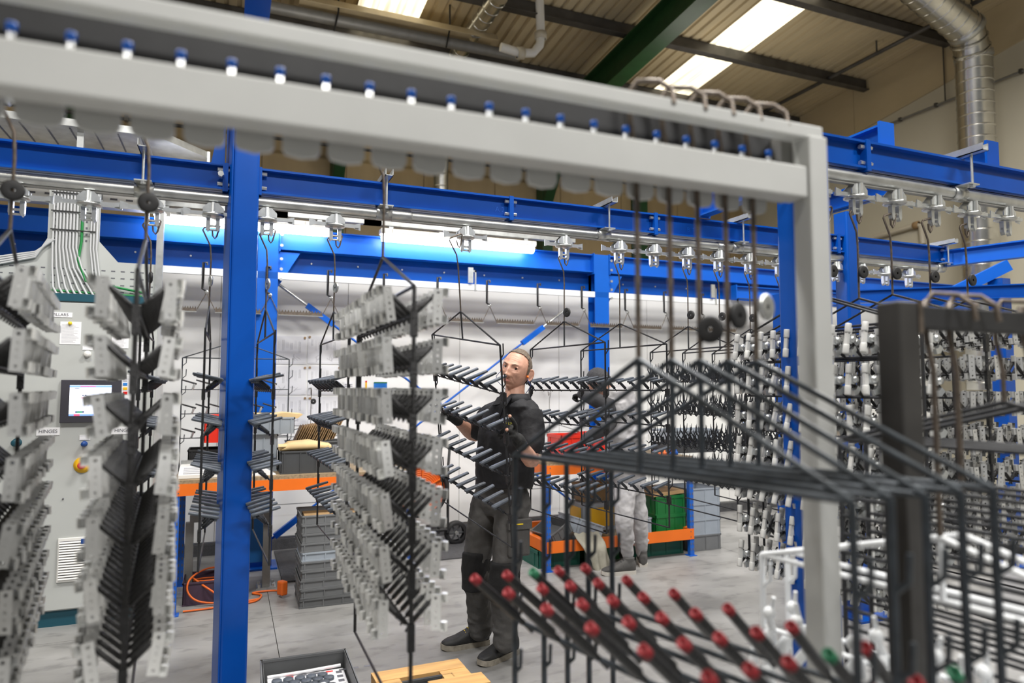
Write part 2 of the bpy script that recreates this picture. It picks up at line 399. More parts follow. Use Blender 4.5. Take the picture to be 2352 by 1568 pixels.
# booth head beam, columns
def ibeam(mb, a, b, h, w, tf=.01, tw=.008):
    a, b = V(a), V(b); u = V((0, 0, 1))
    mb.bar(a, b, tw, h, u); mb.bar(a+u*(h/2-tf/2), b+u*(h/2-tf/2), w, tf, u); mb.bar(a-u*(h/2-tf/2), b-u*(h/2-tf/2), w, tf, u)
    return mb
t = thing('booth_beam', 'long blue head beam along the white booth wall, lit by the tubes', 'beam', (2, 6.35, 2.75)); t['kind'] = 'thing'; o = t.location.copy()
for a, b in ((-4, .20), (.36, 3.57), (3.66, 9.4)):
    ibeam(MB(), (a, 6.35, 2.845), (b, 6.35, 2.845), .19, .11).build('girder', 'bright_blue', t, o)
    MB().bx(a, b, 6.42, 6.50, 2.56, 2.76).build('channel', 'blue_steel', t, o)
    k = a+.3
    while k < b:
        MB().disc((k, 6.415, 2.66), (0, 1, 0), .008, .012, 8).build('bolt', 'zinc', t, o); k += .42
for x, nm in ((.28, 'blue booth column standing behind the near blue post'), (3.62, 'blue booth column with haunch behind the man')):
    t = thing('booth_column', nm, 'column', (x, 6.35, 0)); t['kind'] = 'thing'; o = t.location.copy()
    ibm = MB().bx(x-.085, x+.085, 6.28, 6.29, 0, 2.94).bx(x-.085, x+.085, 6.42, 6.43, 0, 2.94).bx(x-.005, x+.005, 6.29, 6.42, 0, 2.94)
    ibm.build('shaft', 'bright_blue', t, o)
    MB().prism([(0, 0), (.22, 0), (0, -.38)], (x+.05, 6.33, 2.73), (1, 0, 0), (0, 0, 1), .03).build('haunch', 'bright_blue', t, o)
    MB().bx(x-.13, x+.13, 6.2, 6.5, 0, .015).build('base_plate', 'bright_blue', t, o)
    for k in range(5): MB().disc((x+.11, 6.27, 2.88-.1*k if k < 2 else 2.66-.09*(k-2)), (0, 1, 0), .014, .02, 8).build('bolt', 'zinc', t, o)
    for q in (x-.095, x+.095): MB().bx(q-.005, q+.005, 6.27, 6.45, 2.73, 2.95).build('end_plate', 'bright_blue', t, o)
for a, b, nm in (((3.30, 6.52, 2.36), (.36, 6.52, .18), 'blue tie rod crossing the white wall, rising towards the booth column behind the man'),
                 ((.38, 6.56, 2.48), (3.5, 6.56, .25), 'blue tie rod crossing the white wall, dropping from the post side to the floor')):
    a, b = V(a), V(b); t = thing('tie_rod', nm, 'brace', a); d = (b-a).normalized()
    MB().rod(a+d*.55, b, .011).build('bar', 'bright_blue', t, a); MB().rod(a, a+d*.32, .014).build('turnbuckle', 'galvanised', t, a)
    MB().bar(a+d*.32, a+d*.62, .05, .05).build('sleeve', 'bright_blue', t, a)
    if b.x < 1: MB().bar(b-d*.35, b-d*.05, .05, .05).build('sleeve', 'bright_blue', t, a)
t = thing('cable_trunking', 'pale perforated cable trunking above the blue booth beam behind the cabinet', 'trunking', (-2.2, 6.2, 3.0)); o = t.location.copy()
MB().bx(-5, -.66, 6.16, 6.26, 2.96, 3.10).build('duct_box', 'plastic_white', t, o)
m = MB()
for k in range(30): m.bx(-4+.11*k, -3.95+.11*k, 6.158, 6.161, 3.02, 3.035)
q = m.build('perforation', 'ink', t, o); q['kind'] = 'stuff'
for x in (-1.0, -2.4, -3.8): MB().bx(x-.03, x+.03, 6.15, 6.155, 2.94, 3.12).build('joint_cover', 'galvanised', t, o)
# batten lights
for i, (xa, xb) in enumerate(((-.62, -.02), (.12, .80), (1.24, 2.80))):
    t = thing('batten_light', f"{['short', 'middle', 'long'][i]} fluorescent batten light above the blue booth beam, {['beside the cable tray', 'next to the near blue post', 'behind the conveyor rail'][i]}", 'light', (xa, 6.2, 2.92), 'batten lights'); o = t.location.copy()
    MB().bx(xa, xb, 6.14, 6.26, 2.94, 2.99).build('housing', 'plastic_white', t, o, .01)
    MB().tube([(xa+.02, 6.2, 2.925), (xb-.02, 6.2, 2.925)], .05, 14).build('diffuser', 'tube_glow', t, o)
    k = xa+.12
    while k < xb: MB().bx(k-.015, k+.015, 6.13, 6.145, 2.92, 2.985).build('clip', 'plastic_white', t, o); k += .35
    MB().bx(xa-.15, xb+.45, 6.17, 6.24, 3.02, 3.06).build('trunking', 'galvanised', t, o)
    for k in (xa+.1, xb-.1): MB().bx(k-.02, k+.02, 6.18, 6.23, 2.985, 3.03).build('bracket', 'zinc', t, o)

# ------------------------------------------------------------------ conveyor lines (near: Y 2.1, middle: Y 3.48)
YN, YA = 2.1, 3.48
def beam_run(Y, x0, x1, splices, lab, marks=()):
    cuts = [x0]+splices+[x1]
    for i in range(len(cuts)-1):
        a, b = cuts[i], cuts[i+1]
        t = thing('conveyor_beam', lab(i), 'beam', (a, Y, 2.52), 'blue conveyor beams'); t['kind'] = 'thing'; o = t.location.copy()
        ibeam(MB(), (a, Y, 2.525), (b, Y, 2.525), .122, .07).build('girder', 'blue_steel', t, o)
        for x, s in ((a, 1), (b, -1)):
            MB().bx(min(x, x+s*.012), max(x, x+s*.012), Y-.04, Y+.04, 2.455, 2.59).build('end_plate', 'blue_steel', t, o)
            for z in (2.49, 2.56):
                MB().disc((x+s*.02, Y-.022, z), (1, 0, 0), .010, .03, 6).build('bolt', 'zinc', t, o)
        for x, s in marks:
            if a < x < b: text(s, 'lettering', t, V((x, Y-.0045, 2.515))-o, (1, 0, 0), (0, 0, 1), .04, 'bright_blue')
CA = .03
beam_run(YA, -3.6, 4.95, [CA-.075, CA+.075, 1.417, 2.365, 3.86, 4.02],
         lambda i: f"blue beam of the middle conveyor line, {ORD[i]} length from the cabinet", [(1.36, 'A 2'), (2.66, 'B T 0')])
beam_run(YN, -2.6, 4.8, [-.9, .55, 2.5], lambda i: f"blue beam of the near conveyor line, {ORD[i]} length from the cabinet")
def conv_column(x, Y, top, lab, w=.15):
    t = thing('conveyor_column', lab, 'column', (x, Y, 0)); t['kind'] = 'thing'; o = t.location.copy()
    m = MB(); n = []
    for cx, cy in ((1, 1), (-1, 1), (-1, -1), (1, -1)):
        a0 = math.atan2(cy, cx)-PI/4
        for k in range(4): a = a0+k*PI/6; n.append((cx*(w/2-.014)+.014*math.cos(a), cy*(w/2-.014)+.014*math.sin(a)))
    m.prism(n, (x, Y, top/2), (1, 0, 0), (0, 1, 0), top); m.build('shaft', 'blue_steel', t, o)
    MB().bx(x-.15, x+.15, Y-.15, Y+.15, 0, .015).build('base_plate', 'blue_steel', t, o)
    for a in (-1, 1):
        for b in (-1, 1): MB().disc((x+.11*a, Y+.11*b, .03), (0, 0, 1), .013, .03, 6).build('anchor_bolt', 'zinc', t, o)
    return t
# near post: an open section, so that its narrow flange and wide web both face the lens
t = thing('conveyor_column', 'blue steel conveyor post standing free between the bracket hangers', 'column', (CA, YA, 0)); t['kind'] = 'thing'; o = t.location.copy()
R = M.Rotation(math.radians(15), 3, 'Z')
def rb(x0, x1, y0, y1): 
    m = MB(); m.box(V((CA, YA, 1.6))+R @ V(((x0+x1)/2, (y0+y1)/2, 0)), (x1-x0, y1-y0, 3.2), R); return m
q = rb(-.064, .064, -.064, .064).build('shaft', 'blue_steel', t, o, .016); q.modifiers[0].segments = 4
rb(-.067, -.060, -.067, -.055).build('edge_strip', 'blue_steel', t, o, .003)
MB().prism([(0, 0), (-.06, 0), (0, .35)], (CA-.08, YA-.03, 2.58), (1, 0, 0), (0, 0, 1), .012).build('gusset', 'blue_steel', t, o)
MB().bx(CA-.16, CA+.16, YA-.16, YA+.16, 0, .015).build('base_plate', 'blue_steel', t, o)
MB().disc((CA-.095, YA-.05, 2.53), (0, 1, 0), .014, .03, 6).build('bolt', 'zinc', t, o)
MB().disc((CA-.075, YA-.06, 2.82), (0, 1, 0), .014, .03, 6).build('bolt', 'zinc', t, o)
conv_column(3.97, YA, 2.75, 'blue conveyor post behind the grey hinge hangers, seen between white and black frames', .115)
conv_column(2.20, YN+.04, 2.46, 'blue conveyor post half hidden behind the white frame upright')
def plain_beam(a, b, h, w, lab, m='blue_steel'):
    a, b = V(a), V(b); t = thing('tie_beam', lab, 'beam', a, 'blue tie beams'); t['kind'] = 'thing'
    ibeam(MB(), a, b, h, w).build('girder', m, t, a)
    d = (b-a).normalized()
    for p in (a, b): MB().bar(p-d*.006, p+d*.006, w+.02, h+.02).build('end_plate', m, t, a)
    return t
plain_beam((.06, YN, 3.02), (.06, YA, 3.02), .12, .09, 'blue tie beam running overhead from the near post')
plain_beam((2.72, 2.15, 2.66), (2.72, 3.44, 2.66), .12, .07, 'blue tie beam between conveyor lines beside the white frame upright', 'bright_blue')
plain_beam((3.45, 2.15, 2.68), (3.45, 3.44, 2.68), .11, .07, 'short blue tie beam on top of the near line by the wide duct')
plain_beam((4.95, 3.5, 2.50), (5.6, 2.0, 2.52), .12, .07, 'blue beam running from the end of the middle line under the wide duct', 'bright_blue')
plain_beam((5.2, 4.6, 2.36), (6.8, 3.3, 2.36), .12, .07, 'low blue beam far behind the grey hinge hangers', 'blue_steel')
plain_beam((5.3, 6.2, 2.62), (9.3, 6.2, 2.62), .14, .08, 'farthest blue beam towards the gable wall', 'bright_blue')
for p, q, lab in (((5.5, 4.4, 2.1), (6.4, 3.9, 2.62), 'blue diagonal strut under the wide duct'),):
    p, q = V(p), V(q); t = thing('strut', lab, 'brace', p); MB().bar(p, q, .08, .1).build('channel', 'bright_blue', t, p); MB().bar(p-V((0,0,.03)), p+V((0, 0, .03)), .1, .1).build('foot', 'blue_steel', t, p)
conv_column(6.35, 3.95, 2.5, 'blue post far behind the hangers below the wide duct', .13)
conv_column(4.75, 4.9, 2.4, 'far blue post behind the grey hinge hangers next to the notices', .13)
t = thing('copper_pipe', 'bare pipe bent down along the cream wall under the near line', 'pipe', (10.0, 9.5, 4.1)); o = t.location.copy()
e = [at(1985, 552, X=10.08), at(2105, 517, X=10.08), at(2116, 519, X=10.08), at(2120, 560, X=10.08)]
MB().tube(e, .045, 10).build('run', 'pvc_cream', t, o); MB().lathe([(.045, -.05), (.06, -.04), (.06, .04), (.045, .05)], e[1], e[1]-e[0], 12).build('elbow', 'cardboard', t, o)
# rail tubes
def rail(Y, x0, x1, lab):
    t = thing('rail_tube', lab, 'rail', (x0, Y, 2.43)); o = t.location.copy()
    MB().tube([(x0, Y, 2.428), (x1, Y, 2.428)], .027, 18).build('tube', 'galvanised', t, o)
    MB().bx(x0, x1, Y-.012, Y+.012, 2.396, 2.402).build('slot_lip', 'steel_grey', t, o)
    for k, x in enumerate((x0+1.9, x0+4.4, x0+6.5)):
        if x < x1: MB().lathe([(.027, -.06), (.031, -.055), (.031, .055), (.027, .06)], (x, Y, 2.428), (1, 0, 0), 18).build('coupling', 'galvanised', t, o)
rail(YA, -3.6, 4.9, 'round galvanised conveyor rail under the middle blue beam')
rail(YN, -2.6, 4.8, 'round galvanised conveyor rail under the near blue beam')
def hanger_bracket(x, Y, lab):
    t = thing('rail_bracket', lab, 'bracket', (x, Y, 2.5), 'rail brackets'); o = t.location.copy()
    MB().bx(x-.02, x+.02, Y-.14, Y+.12, 2.592, 2.596).bx(x-.02, x-.016, Y-.14, Y+.12, 2.592, 2.625).bx(x+.016, x+.02, Y-.14, Y+.12, 2.592, 2.625).build('channel', 'zinc', t, o)
    MB().rod((x, Y-.075, 2.45), (x, Y-.075, 2.61), .006).build('threaded_rod', 'zinc', t, o)
    MB().bx(x-.035, x+.035, Y-.085, Y+.05, 2.452, 2.458).build('plate', 'zinc', t, o)
    MB().lathe([(.028, -.04), (.034, -.04), (.034, .04), (.028, .04)], (x, Y, 2.428), (1, 0, 0), 16).build('clamp', 'galvanised', t, o)
    MB().disc((x, Y-.075, 2.445), (0, 0, 1), .012, .012, 6).build('nut', 'zinc', t, o)
for px_, lab in ((330, 'by the cable ducts'), (880, 'over the bracket hanger'), (1385, 'over the man'), (1690, 'beside the white frame upright'), (2157, 'at the end of the middle line')):
    hanger_bracket(at(px_, 480+.06*px_, Y=YA).x, YA, f'zinc rail bracket on the middle blue beam {lab}')
hanger_bracket(at(2195, 400, Y=YN).x, YN, 'zinc rail bracket on the near blue beam by the wide duct')

# trolleys: prototype in local coordinates, origin on the rail axis
def trolley_parts():
    P = {}
    P['wheel_bracket'] = MB().prism([(-.045, -.075), (-.045, -.055), (-.02, -.03), (.02, -.03), (.045, -.055), (.045, -.075)], (0, -.02, 0), (1, 0, 0), (0, 0, 1), .006).prism([(-.045, -.075), (-.045, -.055), (-.02, -.03), (.02, -.03), (.045, -.055), (.045, -.075)], (0, .02, 0), (1, 0, 0), (0, 0, 1), .006).mesh('wheel_bracket', 'zinc')
    P['pin'] = MB().lathe([(0, -.03), (.009, -.03), (.0095, -.075), (.013, -.076), (.013, -.09), (0, -.09)], (0, -.03, 0), (0, 0, 1), 10).mesh('pin', 'zinc')
    P['disc_plate'] = MB().lathe([(0, -.081), (.046, -.081), (.049, -.083), (.049, -.089), (.042, -.093), (0, -.095)], (0, 0, 0), (0, 0, 1), 22).mesh('disc_plate', 'galvanised')
    P['fork'] = MB().prism([(-.008, -.098), (.010, -.098), (.010, -.15), (.0, -.166), (-.008, -.15)], (-.022, 0, 0), (1, 0, 0), (0, 0, 1), .02).prism([(-.010, -.098), (.008, -.098), (.008, -.15), (0, -.166), (-.010, -.15)], (.022, 0, 0), (1, 0, 0), (0, 0, 1), .02).mesh('fork', 'zinc')
    P['cross_pin'] = MB().rod((-.03, 0, -.135), (.03, 0, -.135), .006, 6).rod((-.03, 0, -.155), (.03, 0, -.155), .005, 6).mesh('cross_pin', 'galvanised')
    P['link'] = MB().bx(-.118, -.03, -.008, .008, -.086, -.070).bx(.03, .118, -.008, .008, -.086, -.070).mesh('link', 'zinc')
    P['flag'] = MB().prism([(-.128, -.095), (-.098, -.088), (-.098, -.066), (-.128, -.058)], (0, -.012, 0), (1, 0, 0), (0, 0, 1), .005).prism([(.128, -.095), (.098, -.088), (.098, -.066), (.128, -.058)], (0, .012, 0), (1, 0, 0), (0, 0, 1), .005).mesh('flag', 'zinc')
    return P
TP = trolley_parts()
def trolley(x, Y, rot, lab, grp):
    t = thing('conveyor_trolley', lab, 'trolley', (x, Y, 2.428), grp); t.rotation_euler = (0, 0, rot)
    for k, me in TP.items(): put(k, me, t)
    return t
TA = [-.866, -.6, -.35, -.094, .145, .47, 1.163, 1.757, 2.125, 2.371, 2.615, 2.856, 3.101, 3.357]
for i, x in enumerate(TA): trolley(x, YA, 0, f'zinc trolley on the middle rail, {ORD[i]} from the cabinet', 'trolleys on the middle rail')
TN = [-.53, -.235, .43, 2.20, 2.459, 2.695, 2.946, 3.19, 3.447]
for i, x in enumerate(TN): trolley(x, YN, 0, f'zinc trolley on the near rail, {ORD[i]} from the cabinet', 'trolleys on the near rail')
for i, x in enumerate((3.62, 3.86, 4.1, 4.34, 4.58)): trolley(x, YA, 0, f'empty zinc trolley on the middle rail, {ORD[i]} past the far spiky hook racks', 'trolleys at the end of the middle rail')
# ------------------------------------------------------------------ hanging racks
# local frame of a rack: y along the rack, x across it, z up; the origin lies on the floor under its hook
def TR(x, y, a=0, z=0): return M.Translation((x, y, z)) @ M.Rotation(math.radians(a), 4, 'Z')
def rack(label, group, mw, zc=1.765, zb=.79, za=1.908, zh=2.30, half=.4, r=.0048, rod='black_rod', wire='brown_wire', rows=(), post=True,
         disc=None, pegs=None, name='hanging_rack', loop=True, bottom=True, peg_len=.05, base=True, flip=1, rowr=.8):
    t = thing(name, label, 'rack', group=group, mw=mw)
    if loop:
        pts = [(.004, 0, zh-.030), (.006, 0, zh-.055), (.016, 0, zh-.068), (.024, 0, zh-.055), (.036, 0, zh-.006), (.03, 0, zh), (-.030, 0, zh-.018), (-.037, 0, zh-.03), (-.002, 0, zh-.105), (.002, 0, zh-.17), (0, 0, za)]
    else:
        pts = [(.04, -.06, zh-.05), (.04, -.055, zh-.02), (.028, -.035, zh), (.0, -.005, zh+.004), (-.012, .008, zh-.02), (-.008, .006, zh-.08), (0, 0, zh-.14), (0, 0, za)]
    MB().tube(pts, r*.8, 8).build('hook_wire', wire, t)
    MB().rod((0, half, zc), (0, 0, za), r*.9).build('sloping_bar', rod, t)
    MB().rod((0, -half, zc), (0, 0, za), r*.9).build('sloping_bar', rod, t)
    if base: MB().rod((0, -half, zc), (0, half, zc), r*.9).build('base_bar', rod, t)
    if post: MB().rod((0, 0, za), (0, 0, zc), r*.9).build('drop_bar', rod, t)
    for s in (1, -1): MB().rod((0, s*half, zb), (0, s*half, zc), r).build('upright', rod, t)
    if bottom: MB().rod((0, -half, zb), (0, half, zb), r*.8).build('bottom_bar', rod, t)
    for z in rows: MB().rod((0, -half, z), (0, half, z), r*rowr).build('row_bar', rod, t)
    if pegs:
        me = MB().tube([(0, 0, 0), (0, -peg_len*.55, peg_len*.5), (0, -peg_len*.6, peg_len*1.5)], r*.7, 6).mesh('peg', rod)
        for s in (1, -1):
            for z in pegs: put('peg', me, t, mw=M.Translation((0, s*half, z)) @ M.Rotation(0 if s > 0 else 0, 4, 'Z'))
    if disc:
        d = MB().lathe([(.005, -.004), (.022, -.006), (.027, -.003), (.027, .003), (.022, .006), (.005, .004)], (.004, -.022, za+disc[0]), (0, 1, 0) if disc[2] else (1, .25, 0), 20)
        d.build('tag_disc', disc[1], t)
    return t

# --- zinc hinge brackets on double sided bracket hangers
def bracket_mesh():
    m = MB(); w, h, t = .0135, .1, .0016   # half width, height, half thickness; hung from its top hole, origin there
    zs = [.011, -.012, -.030, -.047, -.064, -.089]; hz = [0, -.0215, -.0385, -.0555, -.077]; hr = [.0048, .0026, .0040, .0026, .0044]
    for i in range(5):
        z1, z0, c, q = zs[i], zs[i+1], hz[i], hr[i]
        out = [(-w, z1), (w, z1), (w, z0), (-w, z0)]
        circ = [(q*math.cos(PI*k/4+3*PI/4), c-q*-math.sin(PI*k/4+3*PI/4)) for k in range(8)]
        circ = [(q*math.cos(3*PI/4-PI*k/4), c+q*math.sin(3*PI/4-PI*k/4)) for k in range(8)]
        sq = []
        for k in range(4):
            a, b = out[k], out[(k+1) % 4]; sq += [a, ((a[0]+b[0])/2, (a[1]+b[1])/2)]
        for sgn in (1, -1):
            vs = [(x, sgn*t, z) for x, z in sq]+[(x, sgn*t, z) for x, z in circ]
            fs = [(k, (k+1) % 8, 8+(k+1) % 8, 8+k) for k in range(8)]
            m.add(vs, fs if sgn < 0 else [f[::-1] for f in fs])
        vs = [(x, -t, z) for x, z in circ]+[(x, t, z) for x, z in circ]
        m.add(vs, [(k, (k+1) % 8, 8+(k+1) % 8, 8+k) for k in range(8)])
    for x in (w, -w): m.add([(x, -t, -.089), (x, t, -.089), (x, t, .011), (x, -t, .011)], [(0, 1, 2, 3)])
    for z in (.011, -.089): m.add([(-w, -t, z), (w, -t, z), (w, t, z), (-w, t, z)], [(0, 1, 2, 3)])
    for z0, z1 in ((-.012, .013), (-.091, -.066)):   # rolled knuckles set behind the outer edge
        arc = [(w+.0005, -t), (w+.0015, .006), (w+.006, .0125), (w+.013, .0125), (w+.0185, .007), (w+.0185, -.001), (w+.014, -.006)]
        for a, b in zip(arc, arc[1:]):
            m.add([(a[0], a[1], z0), (b[0], b[1], z0), (b[0], b[1], z1), (a[0], a[1], z1)], [(0, 1, 2, 3)], True)
        m.add([(x, y, z0) for x, y in arc], [tuple(range(7))]); m.add([(x, y, z1) for x, y in arc], [tuple(range(6, -1, -1))])
    return m
BR = bracket_mesh(); BRM = BR.mesh('hinge_bracket', 'hinge_zinc')
ARMB = MB().tube([(-.008, 0, -.014), (0, 0, 0), (.006, 0, .006), (.008, 0, .008), (.052, 0, .052), (.054, 0, .054), (.060, 0, .060), (.066, -.004, .063), (.066, -.016, .064)],
                 [.003, .003, .003, .0068, .0068, .003, .0026, .0026, .0026], 7).mesh('arm', 'jig_black')
RES = []   # brackets past the limit: (matrix)
n_bracket = [0]
def bracket_hanger(label, short, group, mw, tiers, n, sides=(-1, 1), z0=1.714, dz=.13, zb=.67, single=None, **kw):
    rows = [z0-dz*i for i in range(tiers)]
    t = rack(label, group, mw, zc=1.79, zb=zb, za=1.935, zh=2.30, rows=rows, post=False, r=.0055, rod='jig_black', name='bracket_hanger', **kw)
    for s in (1, -1):
        for z in rows:
            MB().bx(-.009, .009, s*.4-.006, s*.4+.006, z-.055, z+.012).build('socket', 'jig_black', t)
    q = 0
    for i, z in enumerate(rows):
        for s in sides:
            for k in range(n):
                y = -.375+.75*k/(n-1)
                F = M.Translation((0, y, z)) @ M.Diagonal((s, 1, 1, 1))
                # mirrored side turned about z rather than mirrored, so mesh data keep their winding
                A = M.Translation((0, y, z)) @ (M.Rotation(PI, 4, 'Z') if s < 0 else M.Identity(4))
                put('arm', ARMB, t, mw=A)
                tip = V((s*.067, y-.014, z+.064))
                big = random.random() < .10; sc = .9
                B = M.Translation(tip) @ M.Rotation(random.uniform(-.09, .09)+s*.06, 4, 'Y') @ M.Rotation((random.uniform(-.24, .24) if not big else random.uniform(-.5, .5))+(-.12 if s > 0 else .12), 4, 'Z') @ M.Rotation(random.uniform(-.06, .06), 4, 'X') @ M.Scale(sc, 4)
                if s < 0: B = B @ M.Diagonal((-1, 1, 1, 1))
                W_ = mw @ B
                if single and single(i, s, k) and n_bracket[0] < 300:
                    n_bracket[0] += 1
                    o = put('hinge_bracket', BRM if s > 0 else BRL); o.matrix_world = W_ if s > 0 else mw @ B @ M.Diagonal((-1, 1, 1, 1))
                    side = 'control cabinet side' if s < 0 else 'far conveyor side'
                    tag(o, f"silver hinge bracket, {ORD[k]} on {'cabinet' if s < 0 else 'far'} side of {ORD[i]} tier, {short}", 'bracket', f'hinge brackets, {short}')
                else: RES.append(W_)
    return t
# a bracket with its knuckles on the other edge
BL = MB(); BL.v = [V((-p.x, p.y, p.z)) for p in BR.v]; BL.f = [f[::-1] for f in BR.f]; BL.s = list(BR.s); BRL = BL.mesh('hinge_bracket', 'hinge_zinc')
bracket_hanger('black hanger of silver hinge brackets between the blue post and the man', 'middle bracket hanger', 'bracket hangers', TR(.43, YN, 0), 7, 15, disc=None, single=lambda i, s, k: i < 7)
bracket_hanger('black hanger of silver hinge brackets in front of the control cabinet screen', 'screen side bracket hanger', 'bracket hangers', TR(-.225, YN, 4.2), 7, 14, z0=1.70, disc=(.10, 'rubber_black', 1), single=lambda i, s, k: k < 6)
bracket_hanger('black hanger of silver hinge brackets farthest from the man, beside the cabinet door', 'edge bracket hanger', 'bracket hangers', TR(-.535, YN, 8), 7, 14, z0=1.715, dz=.135, disc=(.10, 'rubber_black', 1), single=lambda i, s, k: s > 0 and k < 2)
for i, x in enumerate((2.66, 2.90, 3.15)):
    bracket_hanger(f"black hanger of silver hinge brackets past the black frame post, {ORD[i]} in line", f'far bracket hanger {i}', 'far bracket hangers', TR(x, YN, random.uniform(-3, 3)), 7, 12,
                   z0=1.72, dz=.14, disc=(.09, 'rubber_black', 1), single=None)

# --- grey hinge clips
CL = MB()
CL.lathe([(0, 0), (.0105, .001), (.0115, .005), (.0115, .033), (.0105, .036), (0, .036)], (0, 0, .022), (0, 0, 1), 10)
CL.lathe([(0, 0), (.0105, .001), (.0115, .005), (.0115, .033), (.0105, .036), (0, .036)], (0, 0, -.058), (0, 0, 1), 10)
CL.bx(-.0075, .0075, -.006, .007, -.024, .024)
CLM = CL.mesh('barrel', 'clip_grey')
CK = MB().bx(.004, .030, -.004, .004, -.015, .014).lathe([(0, -.009), (.014, -.009), (.014, .009), (0, .009)], (.032, 0, .004), (0, 1, 0), 10).box((.046, .003, -.034), (.020, .022, .026), M.Rotation(.5, 3, 'Y')).box((.030, -.005, -.045), (.016, .012, .020), M.Rotation(-.4, 3, 'Y'))
CKM = CK.mesh('knuckle', 'zinc')
CA_ = MB().tube([(.085, 0, -.055), (.06, 0, -.03), (.03, 0, 0), (.012, -.006, .032)], [.004, .008, .008, .004], 6).tube([(.012, .004, -.035), (.035, 0, -.005), (.06, 0, .03)], [.004, .007, .004], 6).mesh('arm', 'jig_black')
def clip_hanger(i, mw, label, n=11, rows=7):
    zs = [1.70-.152*k for k in range(rows)]
    t = rack(label, 'clip hangers', mw, rows=[z-.055 for z in zs], zb=.77, disc=(.11, 'rubber_black', 1) if i else None, name='clip_hanger', post=False, r=.0055)
    for a, z in enumerate(zs):
        for k in range(n):
            y = -.37+.74*k/(n-1)
            put('arm', CA_, t, loc=(-.085, y, z))
            o = thing('hinge_clip', f"grey hinge clip, {ORD[k]} along the {ORD[a]} row of the {ORD[i]} clip hanger", 'hinge', group='hinge clips')
            o.matrix_world = mw @ M.Translation((-.085, y-.008, z+.012)) @ M.Rotation(random.uniform(.05, .3), 4, 'Y') @ M.Rotation(random.uniform(-.4, .4), 4, 'Z') @ M.Rotation(random.uniform(-.12, .05), 4, 'X')
            put('barrel', CLM, o); put('knuckle', CKM, o)
clip_hanger(0, TR(2.20, YN, 1), 'black hanger of grey hinge clips behind the white frame upright')
clip_hanger(1, TR(2.459, YN, -1), 'black hanger of grey hinge clips between the white frame and the black post')
clip_hanger(2, TR(2.32, YN+.03, 2), 'black hanger of grey hinge clips just behind the first clip hanger', n=11)

# --- lever handles on single racks
HG = MB()
def handle_geo():
    prof = []; L = .119
    for k, (s, w, h) in enumerate(((0, .0095, .0045), (.004, .0128, .0065), (.02, .0135, .007), (.08, .0128, .0062), (.112, .0120, .0056), (L, .0115, .0052))):
        prof.append((V((s, 0, 0)), (0, 1, 0), (0, 0, 1), w, h))
    HG.loft(prof, 16, 4.5)
    HG.lathe([(0, 0), (.0075, 0), (.0075, .012), (0, .012)], (.012, 0, -.016), (0, 0, 1), 8)
    return HG.mesh('lever_handle', 'handle_grey')
HGM = handle_geo()
ARMH = MB().tube([(.004, 0, -.006), (0, 0, 0), (-.010, 0, .009), (-.012, 0, .011), (-.043, 0, .038), (-.05, 0, .044)], [.003, .003, .003, .0085, .0085, .0045], 8).mesh('arm', 'foil_black')
HROWS = [1.515, 1.325, 1.135, .945]
def handle_rack(i, short, mw, label, flip=1, n=8, rows=HROWS, **kw):
    t = rack(label, 'lever handle racks', mw, rows=rows, pegs=[1.70, 1.56, 1.47, 1.37, 1.28, 1.18, 1.09, .99], name='handle_rack', **kw)
    for s in (1, -1):
        for z in rows: MB().bx(-.007, .007, s*.4-.012, s*.4+.012, z-.035, z+.01).build('socket', 'jig_black', t)
    for a, z in enumerate(rows):
        for k in range(n):
            y = -.36+.70*k/(n-1)
            A = M.Translation((0, y, z)) @ (M.Identity(4) if flip > 0 else M.Rotation(PI, 4, 'Z'))
            put('arm', ARMH, t, mw=A)
            o = put('coated_lever', HGM)
            o.matrix_world = mw @ A @ M.Translation((-.072, 0, .048)) @ M.Rotation(-.22+random.uniform(-.07, .07), 4, 'Y') @ M.Rotation(random.uniform(-.05, .05), 4, 'Z')
            tag(o, f"grey door lever, {ORD[k]} along {ORD[a]} row, {short}", 'lever', f'lever handles, {short}')
    return t
handle_rack(0, 'edge-on rack by the cabinet', TR(-.35, YA, 2), 'handle rack seen edge on behind the bracket hanger by the screen', flip=-1, disc=(.12, 'rubber_black', 0))
handle_rack(1, 'edge-on rack before red crate', TR(-.10, YA, 0), 'handle rack seen edge on before the red crate on the bench', flip=-1, disc=(.12, 'galvanised', 0))
handle_rack(2, 'rack just past blue post', TR(.15, YA, 3), 'handle rack hanging just past the near blue post', disc=(.12, 'galvanised', 0))
handle_rack(3, 'rack behind middle hanger', TR(.47, YA, 2), 'handle rack half hidden behind the middle bracket hanger', disc=(.12, 'galvanised', 0))
# the rack the man is turning: leaning, its near side towards the lens
TL, TRr, BL_ = at(990, 768, t=3.86), at(1152, 793, t=3.14), at(1034, 1130, t=3.86)
u = (TL-TRr).normalized(); zz = ((TL-BL_)-u*((TL-BL_).dot(u))).normalized(); xx = u.cross(zz)
mid = (TL+TRr)/2; org = mid-zz*1.765
MANM = M(((xx.x, u.x, zz.x, org.x), (xx.y, u.y, zz.y, org.y), (xx.z, u.z, zz.z, org.z), (0, 0, 0, 1)))
handle_rack(4, 'rack the man is holding', MANM, 'tilted handle rack gripped by the man in black', rows=[1.535, 1.335, 1.135, .945])
handle_rack(5, 'rack beside the man', TR(1.757, YA, 5), 'handle rack hanging free beside the man, under a single trolley', disc=(.05, 'rubber_black', 0))
handle_rack(6, 'rack before person in grey', TR(2.125, YA, 7), 'handle rack hanging before the person in light grey', disc=None)

